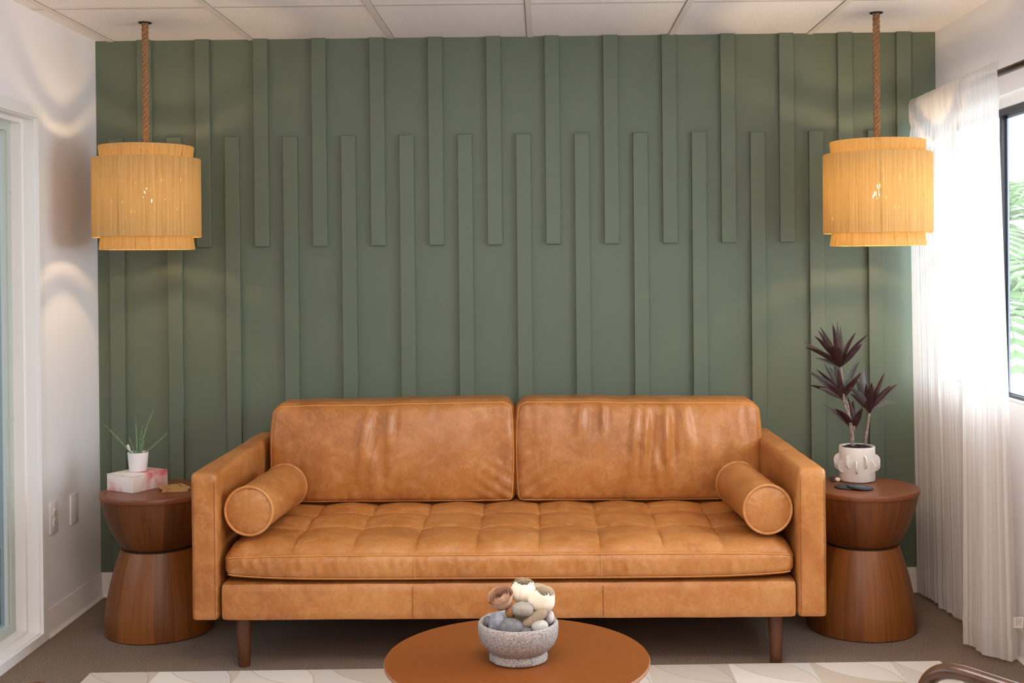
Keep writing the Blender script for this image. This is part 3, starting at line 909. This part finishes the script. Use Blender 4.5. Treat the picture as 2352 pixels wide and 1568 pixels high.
rose('tan brown carved wooden rose with curled petals on the pebbles', (1.812, -2.056, .556), .0285, (.5, -.3, 0), TAN, 1, 6, .8)
rose('cream carved wooden rose topmost of the arrangement', (1.868, -2.026, .569), .0335, (.25, .1, 0), CREAM, 2, 6)
rose('cream carved wooden rose at the window side of the bowl', (1.914, -2.048, .552), .0355, (.3, .3, 0), CREAM, 3, 6, .25)

# ------------------------------------------------------------------ pendant lamps
def pendant(label, x, y, zc, bulb, ropelen, group):
    t = thing('pendant_lamp', label, 'pendant lamp', (x, y, zc), group=group)
    # z is local to the lamp's middle
    def shell(prof, th=.0025):
        m = MB(); n = 128
        m.lathe(prof, n, cap0=False, cap1=False)
        return m
    obj('outer_shade', shell([(.2085, -.157), (.2105, -.155), (.2105, .153), (.2085, .157)]), JUTE, t)
    obj('upper_ring', shell([(.1775, .149), (.178, .152), (.185, .203), (.1835, .206)]), JUTE_R, t)
    obj('lower_ring', shell([(.1835, -.206), (.185, -.203), (.178, -.152), (.1775, -.149)]), JUTE_R, t)
    m = MB()
    for a in range(3):
        th = a*2*PI/3+.3
        for s in (-1, 1):
            m.tube([(.02*math.cos(th), .02*math.sin(th), .07), (.177*math.cos(th), .177*math.sin(th), .148*s if s > 0 else .142), (.2095*math.cos(th), .2095*math.sin(th), .15)], .0018, 5)
        m.tube([(.2085*math.cos(th), .2085*math.sin(th), .15), (.2085*math.cos(th), .2085*math.sin(th), -.152), (.178*math.cos(th), .178*math.sin(th), -.147)], .0018, 5)
    obj('shade_frame', m, BRONZE, t)
    obj('socket', MB().lathe([(.006, .12), (.02, .115), (.021, .045), (.017, .04), (.006, .04)][::-1], 24), BRASS, t)
    bp = [(.009, .042), (.010, .026), (.016, .012), (.020, -.004), (.019, -.016), (.012, -.025), (.001, -.029)][::-1]
    obj('bulb', MB().lathe(bp, 24), bulb, t)
    top = H - zc
    ro = MB()
    z0 = .10; n = 150
    for s in range(3):
        pts = []
        for i in range(n+1):
            z = z0 + (top-z0)*i/n; a = 2*PI*(z/.062) + s*2*PI/3
            pts.append((.0072*math.cos(a), .0072*math.sin(a), z))
        ro.tube(pts, .0073, 7)
    obj('rope', ro, ROPE, t, sharp=80)
    obj('ceiling_rope_hole', MB().lathe([(.014, top-.004), (.024, top-.004), (.027, top-.0005), (.014, top-.0005)], 32, cap0=False, cap1=False), DARK, t)  # dark ring stands in for the shaded hole around the rope
pendant('woven jute drum pendant hanging on rope near the glass door', .345, -.388, 1.706, BULB_L, .5, 'jute pendants')
pendant('woven jute drum pendant hanging on rope near the curtain', 3.258, -.419, 1.694, BULB_R, .5, 'jute pendants')

# ------------------------------------------------------------------ curtain and rod
rod = thing('curtain_rod', 'dark bronze curtain rod running along above the window', 'curtain rod', (3.520, -.012, 2.084))
obj('pole', MB().tube([(0, 0, 0), (0, -.9, -.007), (0, -3.0, -.02)], .0125, 16), BRONZE, rod)
obj('end_cap', MB().lathe([(.0155, 0), (.0165, .003), (.0165, .018), (.0125, .022)], 20).xf(Matrix.Rotation(PI/2, 4, 'X')), BRONZE, rod)
obj('bracket', MB().box(-.006, W-3.52, -2.52, -2.50, -.022, .002).box(W-3.526, W-3.52, -2.54, -2.48, -.05, .03), BRONZE, rod, smooth=False)
cu = thing('sheer_curtain', 'sheer white striped curtain gathered on the rod beside the green wall', 'curtain', (3.52, -.5, 0))
def interp(pts, s):
    for i in range(len(pts)-1):
        if s <= pts[i+1][0] or i == len(pts)-2:
            a, b = pts[i], pts[i+1]
            t = (s-a[0])/(b[0]-a[0]); t = max(0, min(1, t))
            return tuple(a[k]+(b[k]-a[k])*t for k in range(1, len(a)))
TOPC = [(0, 3.500, -.050), (.10, 3.499, -.13), (.30, 3.498, -.33), (.55, 3.498, -.60), (.64, 3.497, -.70), (.67, 3.494, -.715), (.75, 3.487, -.79), (.88, 3.489, -.945), (.96, 3.492, -1.035), (1, 3.496, -1.055)]
BOTC = [(0, 3.520, -.060), (.08, 3.522, -.12), (.26, 3.540, -.29), (.46, 3.553, -.47), (.58, 3.565, -.60), (.645, 3.545, -.70), (.675, 3.452, -.765), (.76, 3.487, -.815), (.86, 3.502, -.885), (.95, 3.555, -.950), (1, 3.592, -.915)]
ZT, ZB = 2.110, .018
def cur(s, t):
    z = ZT + (ZB-ZT)*t
    a = interp(TOPC, s); b = interp(BOTC, s)
    k = t**.9
    x, y = a[0]+(b[0]-a[0])*k, a[1]+(b[1]-a[1])*k
    rear = sstep(.68, .62, s)
    hd = sstep(.062, .05, t)
    # gathers: tight in the rear part, slack in the front fold
    hq = .28+.72*sstep(.045, .11, t)
    amp = hq*((.0055 + .0020*t)*rear + (.0030+.0015*t)*(1-rear))
    x += amp*math.sin(s*2*PI*15 + 2.2*math.sin(s*11+t) + .5*math.sin(t*3))*(.6+.6*math.sin(s*23+1)) + amp*.6*math.sin(s*2*PI*31+t*2+s*s*30)
    x += (1-rear)*.014*math.sin((s-.67)/.33*PI*2.6+.4)*t
    x += hd*.0022*math.sin(s*2*PI*44 + 2*math.sin(s*17))*rear*sstep(0, .012, t)
    # pinch at the rod pocket seam
    x += .006*gauss(t-.055, .008)
    # rolls over the rod at the very top
    x -= .005*(1-t)
    if t < .003: x += .006
    z += .0015*nz(s*8, 0, 0)*(t < .02)
    if t > .9:
        q = (t-.9)/.1
        x += .004*q*nz(s*30, q*2, 1, 1) ; z += .012*q*nz(s*9, 2, 0, 1)
        x -= .003*gauss(t-.957, .008)
    return Vector((x-3.52, y+.5, z))
NU, NV = 420, 90
m = MB(); m.grid(lambda u_, v_: cur(u_, v_), NU, NV)
co = obj('curtain_panel', m, CURTAIN, cu, sharp=180)
uvl = co.data.uv_layers.new(name='UVMap')
for poly in co.data.polygons:
    for li in poly.loop_indices:
        vi = co.data.loops[li].vertex_index
        uvl.data[li].uv = ((vi % (NU+1))/NU*1.6, (vi//(NU+1))/NV*2.1)
m = MB(); lz = .170
m.add([(3.575, -.944, lz), (3.607, -.955, lz+.004), (3.605, -.957, lz-.036), (3.575, -.947, lz-.038)], [(0,1,2,3)])
cl = obj('care_label', L(m, cu), TAGC, cu, smooth=False, label='small white sewn care label')
m = MB()
for i in range(3):
    xx = 3.586+i*.006
    m.add([(xx, -.9495-i*.002, lz-.004), (xx+.002, -.9495-i*.002, lz-.004), (xx+.001, -.950-i*.002, lz-.030), (xx-.001, -.950-i*.002, lz-.030)], [(0,1,2,3)])
obj('print', L(m, cu), SLOTG, cl, smooth=False)

# ------------------------------------------------------------------ things on the side table by the door
TZ = .5503
bx = thing('marbled_box', 'white and pink marbled lidded box under the small succulent', 'box', (.327, -.538, TZ), math.atan2(.161, .086)-PI/2)
# local: +x to the window end, +y along the long side away; corner at the origin
LBX, LBY, LBZ = -.142, .183, .066
obj('box_body', rbox(LBX, 0, 0, LBY, 0, LBZ-.003, .0015, 2), BOXM, bx)
obj('lid', rbox(LBX-.001, .001, -.001, LBY+.001, LBZ-.0028, LBZ, .001, 2), BOXM, bx)
sp = thing('potted_succulent', 'small white pot of spiky green succulent on the marbled box', 'potted plant', (.306, -.412, TZ+LBZ+.0003))
obj('pot', MB().lathe([(.030, 0), (.033, .001), (.0345, .006), (.0405, .072), (.0412, .075), (.0390, .0755), (.0375, .070), (.033, .062), (.001, .061)], 56), POTW, sp)
obj('soil', MB().lathe([(.034, .060), (.036, .064), (.02, .066), (.001, .066)], 32, cap0=False), SOIL, sp)
def spike(base, tip, bend, r0):
    base, tip = Vector(base), Vector(tip)
    ctrl = (base+tip)/2 + Vector(bend)
    n = 22; r0 *= .78; pts = []; rs = []
    for i in range(n+1):
        t = i/n
        pts.append(base*(1-t)**2 + ctrl*2*t*(1-t) + tip*t*t)
        rs.append(r0*(1-t)**.8 + .0004 + .0006*(i % 2)*(1-t))
    m = MB().tube(pts, rs, 6)
    # soft teeth along the blade
    for i in range(2, n-1):
        for s in (-1, 1):
            d = (pts[i+1]-pts[i]).normalized(); sd = d.cross(Vector((0, 1, 0))).normalized()*s
            m.add([pts[i]+sd*rs[i]*.6-d*.002, pts[i]+sd*rs[i]*.6+d*.002, pts[i]+sd*(rs[i]+.0028)+d*.004], [(0,1,2)])
    return m
o = Vector(sp.location)
for (bx_, by_, tx, ty, tz, bd, r0) in [(-.014, -.008, .167, -.42, .812, (-.014, 0, .020), .0040), (-.012, .004, .250, -.36, .745, (.0, 0, .02), .0035), (-.004, 0, .293, -.40, .808, (.004, 0, .0), .0046),
        (.004, .004, .323, -.40, .800, (-.005, 0, .0), .0044), (.006, -.004, .366, -.39, .862, (-.014, 0, .0), .0042), (.014, 0, .430, -.41, .772, (.0, 0, -.006), .0036), (.010, -.010, .338, -.43, .742, (.0, 0, .0), .0055), (-.008, .010, .286, -.38, .835, (.004, 0, 0), .0028)]:
    m = spike((bx_, by_, .060), Vector((tx, ty, tz))-o, bd, r0)
    obj('leaf', m, SUCC, sp, sharp=60)
m = MB().box(-.005, .005, -.0006, .0006, -.018, .030)
m.xf(Matrix.Translation((-.0295, -.008, .078)) @ Matrix.Rotation(-.22, 4, 'Y') @ Matrix.Rotation(.2, 4, 'X'))
obj('plant_tag', m, PLATEW, sp, smooth=False, label='blank white plastic plant tag')

def wood_coaster(label, x, y, z, rot, carved):
    s = .049
    bm = bmesh.new()
    if carved:
        # fretwork: frame, four spokes and a centre boss
        m = MB()
        fw = .011
        m.box(-s, s, -s, -s+fw, 0, .007).box(-s, s, s-fw, s, 0, .007).box(-s, -s+fw, -s+fw, s-fw, 0, .007).box(s-fw, s, -s+fw, s-fw, 0, .007)
        for k in range(4):
            st = len(m.v)
            m.box(-.0035, .0035, .008, s-fw+.001, .0005, .0066)
            m.xf(Matrix.Rotation(k*PI/2, 4, 'Z'), st)
            st = len(m.v)
            m.box(-.003, .003, .008, (s-fw)*1.38, .0006, .0065)
            m.xf(Matrix.Rotation(k*PI/2+PI/4, 4, 'Z'), st)
        m.lathe([(.012, .0004), (.0125, .001), (.0125, .0062), (.011, .0068)], 20)
        m.tube([(.024*math.cos(2*PI*i/28), .024*math.sin(2*PI*i/28), .0036) for i in range(28)], .003, 6, closed=True)
        o = obj('wooden_coaster', m, COASTW, loc=(x, y, z), smooth=False)
    else:
        o = obj('wooden_coaster', rbox(-s, s, -s, s, 0, .006, .001, 1), COASTW, loc=(x, y, z))
    o.rotation_euler = (0, 0, rot)
    tag(o, label, 'coaster', 'wooden coasters beside the marbled box')
    return o
wood_coaster('plain pale wooden coaster lying under the carved one', .474, -.474, TZ+.0002, .25, False)
oc = wood_coaster('carved fretwork wooden coaster lying on top of another coaster', .466, -.470, TZ+.0066, .62, True)
m = MB().lathe([(.036, .0), (.036, .0012), (.0001, .0012)], 4)
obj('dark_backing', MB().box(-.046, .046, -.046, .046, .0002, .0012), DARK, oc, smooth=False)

# ------------------------------------------------------------------ things on the side table by the curtain
PX, PY = 3.181, -.372
pt = thing('potted_dracaena', 'burgundy leaved dracaena in a white finned ceramic pot', 'potted plant', (PX, PY, TZ))
PR, PH = .0705, .139
pot = obj('pot', MB().lathe([(.062, 0), (.068, .002), (PR, .006), (PR, PH-.003), (PR-.002, PH), (PR-.007, PH-.001), (PR-.009, PH-.012), (PR-.010, PH-.02), (.001, PH-.021)], 72), CERAM, pt)
for row, (zc, off) in enumerate(((.084, 10), (.063, -15.7))):
    for q in range(7):
        a = math.radians(-90 + off + q*360/7)
        m = MB(); n = 14; R_ = .026; th = .0042
        vs = []
        for s in (-1, 1):
            for i in range(n+1):
                ph = -PI/2 + PI*i/n
                vs.append((PR-.002 + .0235*math.cos(ph), s*th*(.6+.4*(1-math.cos(ph))), zc + R_*math.sin(ph)))
        fs = [tuple(range(n, -1, -1)), tuple(range(n+1, 2*n+2))] + [(i, i+1, n+2+i, n+1+i) for i in range(n)] + [(n, 0, n+1, 2*n+1)]
        m.add(vs, fs); m.xf(Matrix.Rotation(a, 4, 'Z'))
        obj('fin', m, CERAM, pot, sharp=50)
rr = random.Random(4)
m = MB()
m.grid(lambda u_, v_: ((.0615*v_)*math.cos(2*PI*u_), (.0615*v_)*math.sin(2*PI*u_), PH-.008 + .010*(1-v_*v_) + .004*nz(v_*math.cos(2*PI*u_)*9, v_*math.sin(2*PI*u_)*9, 0, 1)), 40, 12)
for i in range(130):
    a = rr.uniform(0, 2*PI); r = .056*math.sqrt(rr.random()); z = PH-.007+.010*(1-(r/.0615)**2)
    c = Vector((r*math.cos(a), r*math.sin(a), z)); k = rr.uniform(.0025, .005)
    ds = [Vector((rr.uniform(-1, 1), rr.uniform(-1, 1), rr.uniform(-.4, 1))).normalized()*k for _ in range(4)]
    m.add([c+d for d in ds], [(0,1,2), (0,2,3), (0,3,1), (1,3,2)])
obj('soil', m, SOIL, pt, smooth=False)
def px(u, v, y=0.): # tracing of the plant: across / up, in metres about the pot
    return Vector(((u-575)/2095. , y, PH + (1087-v)/2095.))
def stem(ps, r0, r1):
    pts = []; rs = []
    n = 6
    for i in range(len(ps)-1):
        for k in range(n):
            t = k/n; pts.append(ps[i].lerp(ps[i+1], t))
    pts.append(ps[-1])
    N = len(pts)
    for i in range(N): rs.append((r0+(r1-r0)*i/(N-1))*(1.0+.14*(i % 2)))
    return obj('stem', MB().tube(pts, rs, 10), BARK, pt, sharp=60)
stem([px(542, 1095), px(536, 1000), px(525, 905), px(515, 840)], .0080, .0062)
stem([px(515, 845), px(488, 780), px(470, 700), px(456, 600), px(456, 500), px(445, 430)], .0060, .0042)
stem([px(515, 845), px(505, 760), px(488, 690)], .0048, .0036)
stem([px(548, 960, -.005), px(552, 920, -.006)], .0040, .0035)
stem([px(648, 1085, .01), px(668, 960, .012), px(688, 820, .012)], .0062, .0048)
def leaf(m, b, tip, wid, droop, roll):
    b, tip = Vector(b), Vector(tip); d = tip-b
    up = Vector((0, 0, 1))
    ctrl = b + d*.5 + up*droop*d.length + Vector((0, -.012*roll, 0))
    n = 16
    side0 = d.cross(Vector((0, -1, 0))).normalized()
    side = (side0*math.cos(roll) + Vector((0, -1, 0))*math.sin(roll)).normalized()
    vs = []; fs = []
    for i in range(n+1):
        t = i/n
        p = b*(1-t)**2 + ctrl*2*t*(1-t) + tip*t*t
        w = wid*(math.sin(PI*min(1, (t*.93+.07)**.8))**.9)*.5 + .0006
        tan = ((ctrl-b)*(1-t) + (tip-ctrl)*t).normalized()
        sd = (side - tan*side.dot(tan)).normalized(); nn = tan.cross(sd)
        vs += [p - sd*w + nn*w*.35, p, p + sd*w + nn*w*.35]
    for i in range(n):
        for k in (0, 1): fs.append((i*3+k, i*3+k+1, i*3+k+4, i*3+k+3))
    m.add(vs, fs)
def rosette(base, tips, mat, wid, name='foliage', yb=0.):
    m = MB()
    b = px(*base, yb)
    for i, tp in enumerate(tips):
        u, v = tp[0], tp[1]; dy = tp[2] if len(tp) > 2 else ((i*37) % 11-5)*.009
        leaf(m, b + Vector((0, 0, (i % 3)*.006)), px(u, v, yb+dy), wid*(tp[3] if len(tp) > 3 else 1), tp[4] if len(tp) > 4 else .08, ((i*53) % 9-4)*.16)
    return obj(name, m, mat, pt, sharp=180)
rosette((445, 425), [(148, 216, .02), (140, 256, -.03), (225, 165, -.01, 1.1), (278, 122, .04), (303, 95, .06, .7), (372, 75, -.03, 1.15, 0), (403, 60, .05, .8, 0), (452, 50, .06, .8, 0), (575, 136, .0, 1.05), (665, 152, -.02, 1.05), (608, 225, -.04, 1.1), (280, 235, -.06, 1.2), (340, 240, -.07, 1.3), (625, 268, .02, .9), (400, 250, -.06, 1.3, 0)], LEAFR, .0215)
rosette((450, 430), [(242, 350, .02, 1), (470, 90, .05, 1, 0), (685, 225, .04, .8)], LEAFG, .020)
rosette((462, 700), [(165, 455, .0), (172, 572, -.02), (255, 450, .03, .8), (300, 552, -.04, 1.1), (600, 470, -.03, 1), (622, 390, .04, .8), (400, 430, -.05, 1.15, 0), (240, 590, -.05, 1.1), (540, 520, -.05, 1.1), (330, 400, .05, .7)], LEAFR, .0215)
rosette((458, 690), [(585, 372, .0, 1.15), (395, 355, .03, 1.1, 0), (166, 456, .01, 1.0), (560, 470, .03, 1), (375, 430, .05, 1)], LEAFG, .021)
rosette((545, 945), [(298, 740, .01, .8, .12), (380, 770, -.02, 1.1, .12), (515, 685, .03, 1.25, 0), (628, 755, .0, 1.15), (570, 720, .05, 1, 0), (655, 790, .04, .8), (600, 770, -.04, 1.1)], LEAFR, .023)
rosette((686, 815), [(603, 470, .0, 1.05), (823, 482, .01, .9), (850, 580, -.03, 1.0), (680, 548, -.05, 1.35, 0), (925, 578, .0, .8, .14), (520, 650, -.02, 1.0, .14), (640, 560, -.04, 1.1), (760, 600, .04, 1), (690, 440, .05, .7, 0)], LEAFR, .022, yb=.012)
rosette((684, 805), [(660, 440, .03, 1.2, 0), (497, 592, -.03, 1.25, .20), (905, 738, -.02, 1.0, .26), (600, 530, .05, 1), (740, 590, .05, .9)], LEAFG, .023, yb=.012)

def slate(label, x, y, z, rx, ry, etched):
    m = MB().lathe([(.046, 0), (.0495, .0012), (.0500, .003), (.0490, .0055), (.046, .006)], 56)
    for i, v in enumerate(m.v):
        k = 1+.02*nz(v.x, v.y, 0, 60); m.v[i] = Vector((v.x*k, v.y*k, v.z))
    o = obj('slate_coaster', m, SLATE, loc=(x, y, z))
    o.rotation_euler = (rx, ry, 0)
    tag(o, label, 'coaster', 'round slate coasters')
    if etched:
        e = MB()
        for r in (.0345,):
            n = 64; vs = []
            for i in range(n):
                a = 2*PI*i/n; vs += [((r-.0007)*math.cos(a), (r-.0007)*math.sin(a), .0064), ((r+.0007)*math.cos(a), (r+.0007)*math.sin(a), .0064)]
            e.add(vs, [(2*i, 2*i+1, (2*i+3) % (2*n), (2*i+2) % (2*n)) for i in range(n)])
        obj('etched_ring', e, ETCH, o, smooth=False)
        # illegible flowing script inside the ring
        s = MB()
        for row, (yy, w_) in enumerate(((.012, .018), (.0, .026), (-.012, .02))):
            pts = []
            for i in range(60):
                t = i/59
                pts.append((-w_+2*w_*t + .0025*math.sin(t*40+row), yy + .0034*math.sin(t*34+row*2)*(1-.4*math.sin(t*9)) + .006*(t-.5), .0063))
            s.tube(pts, .00035, 4)
        obj('etched_script', s, ETCH, o)
    return o
slate('dark round slate coaster lying flat, partly covered by the etched one', 3.104, -.520, TZ+.0002, 0, 0, False)
slate('dark round slate coaster with etched ring, tilted on another coaster', 3.148, -.546, TZ+.0030, .02, .085, True)
pebble('tiny pale pink quartz lump on the side table near the sofa arm', (3.098, -.395, TZ+.0085), (.0115, .010, .0085), (0, .1, .5), CRYST, 13, 'quartz_lump')
pebble('tiny black pebble beside the pink quartz lump', (3.079, -.392, TZ+.0045), (.009, .008, .0045), (0, 0, .2), SLATE, 15, 'black_stone')

# ------------------------------------------------------------------ bentwood armchairs (mostly out of the frame)
def bez(ps, n=14):
    """rounded polyline: corners cut with arcs"""
    out = [Vector(ps[0][0:3])]
    for i in range(1, len(ps)-1):
        p = Vector(ps[i][0:3]); r = ps[i][3]
        a = Vector(ps[i-1][0:3]); b = Vector(ps[i+1][0:3])
        s = p + (a-p).normalized()*r; e = p + (b-p).normalized()*r
        for k in range(n+1):
            t = k/n; out.append(s*(1-t)**2 + p*2*t*(1-t) + e*t*t)
    out.append(Vector(ps[-1][0:3]))
    return out
def armchair(label, tip, d, side):
    """tip: where the visible arm bends; d: facing direction; side: +1 when that arm is on the sitter's own right"""
    d = Vector((d[0], d[1], 0)).normalized()
    rt = Vector((d.y, -d.x, 0))
    t = thing('armchair', label, 'armchair', group='bentwood armchairs facing the sofa')
    o_ = Vector((tip[0], tip[1], 0)) - d*.30 - rt*side*.29
    t.location = (o_.x, o_.y, .018)
    t.rotation_euler = (0, 0, math.atan2(d.y, d.x)-PI/2)
    zt = tip[2]-.018
    # local: +y forward, +x sitter's right
    for s in (-1, 1):
        x = s*.29
        pts = bez([(x, .255, 0), (x, .325, zt+.012, .115), (x, -.20, zt-.015, .10), (x, -.34, 0)])
        obj('arm_frame', MB().tube(pts, .0158, 16), CHAIRW, t)
    m = MB().tube([(-.29, .285, .34), (.29, .285, .34)], .014, 12).tube([(-.29, -.27, .33), (.29, -.27, .33)], .014, 12)
    obj('crossbar', m, CHAIRW, t)
    obj('seat_cushion', soft_box((.265, .28, .055), .04, (30, 30, 8), lambda p, u: p + Vector((0, .01, .405+.02*(1-u.x**2)*(1-u.y**2)*(u.z > 0)))), WOOL, t)
    obj('backrest', soft_box((.265, .05, .20), .04, (30, 8, 24), lambda p, u: p + Vector((0, -.275-.25*(p.z+.2)*.6, .66))), WOOL, t)
    return t
armchair('dark bentwood armchair at the window side, polished arm in view', (2.702, -2.742, .607), (-.66, .75), 1)
armchair('dark bentwood armchair at the glass door side, tip of arm in view', (.955, -2.835, .6145), (.55, .83), -1)

# ------------------------------------------------------------------ light
def area(name, loc, rot, sx, sy, power, col):
    l = bpy.data.lights.new(name, 'AREA'); l.shape = 'RECTANGLE'; l.size = sx; l.size_y = sy
    l.energy = power; l.color = col
    o = bpy.data.objects.new(name, l); C.objects.link(o); o.location = loc; o.rotation_euler = rot
    return o
area('window_daylight', (W+1.0, -1.5, 1.75), (0, math.radians(80), 0), 1.8, 2.4, 100, (.78, .885, 1.))
area('door_daylight', (-1.5, -2.4, 1.7), (0, math.radians(-75), 0), 1.8, 2.0, 26, (.82, .90, 1.))
area('overhead_fill', (1.8, -2.7, 2.39), (0, 0, 0), 1.2, .6, 24, (1., .93, .86))  # unseen overhead fill, added to brighten floor and rug
area('overhead_fill', (1.8, -4.9, 2.39), (0, 0, 0), 1.2, .6, 14, (1., .93, .86))  # second added fill, out of view behind the first
area('ceiling_bounce_fill', (1.8, -4.4, 1.7), (math.radians(172), 0, 0), .9, .6, 38, (1., .97, .95))  # upward fill added to lighten the ceiling, no visible source
area('photo_fill', (1.75, -6.3, 2.0), (math.radians(90), 0, 0), 2.6, 1.4, 38, (1., .95, .90))

w = bpy.data.worlds.new('sky'); bpy.context.scene.world = w; w.use_nodes = True
nt = w.node_tree; bg = nt.nodes['Background']
tc = nt.nodes.new('ShaderNodeTexCoord'); sp_ = nt.nodes.new('ShaderNodeSeparateXYZ'); rp = nt.nodes.new('ShaderNodeValToRGB')
nt.links.new(tc.outputs['Generated'], sp_.inputs[0]); nt.links.new(sp_.outputs[2], rp.inputs[0]); nt.links.new(rp.outputs[0], bg.inputs[0])
rp.color_ramp.elements[0].color = (.78, .88, .95, 1); rp.color_ramp.elements[1].color = (.85, .93, 1, 1)
bg.inputs[1].default_value = 4.5

# ------------------------------------------------------------------ camera
yaw, pitch, roll = .0106418720, .00522709308, .00916214300
cxp, cyp, F = 1213.53364, 616.565971, 2750.
f = Vector((-math.sin(yaw)*math.cos(pitch), math.cos(yaw)*math.cos(pitch), -math.sin(pitch)))
r = Vector((math.cos(yaw), math.sin(yaw), 0)); u = r.cross(f)
r2 = r*math.cos(roll) - u*math.sin(roll); u2 = r*math.sin(roll) + u*math.cos(roll)
cam = bpy.data.cameras.new('camera'); co_ = bpy.data.objects.new('camera', cam); C.objects.link(co_)
co_.matrix_world = Matrix(((r2.x, u2.x, -f.x, 1.92331905), (r2.y, u2.y, -f.y, -5.17520217), (r2.z, u2.z, -f.z, 1.43511832), (0, 0, 0, 1)))
cam.sensor_fit = 'HORIZONTAL'; cam.sensor_width = 36; cam.lens = F/2352*36
cam.shift_x = (1176-cxp)/2352; cam.shift_y = (cyp-784)/2352
cam.clip_start = .02
sc = bpy.context.scene
sc.camera = co_
sc.view_settings.view_transform = 'Standard'
sc.view_settings.look = 'None'
sc.view_settings.exposure = 0
sc.cycles.use_denoising = True
sc.cycles.max_bounces = 7
sc.cycles.diffuse_bounces = 4
sc.cycles.glossy_bounces = 3
sc.cycles.use_adaptive_sampling = True
sc.cycles.adaptive_threshold = .06
sc.cycles.adaptive_min_samples = 20
sc.cycles.transparent_max_bounces = 8
sc.cycles.sample_clamp_indirect = 6
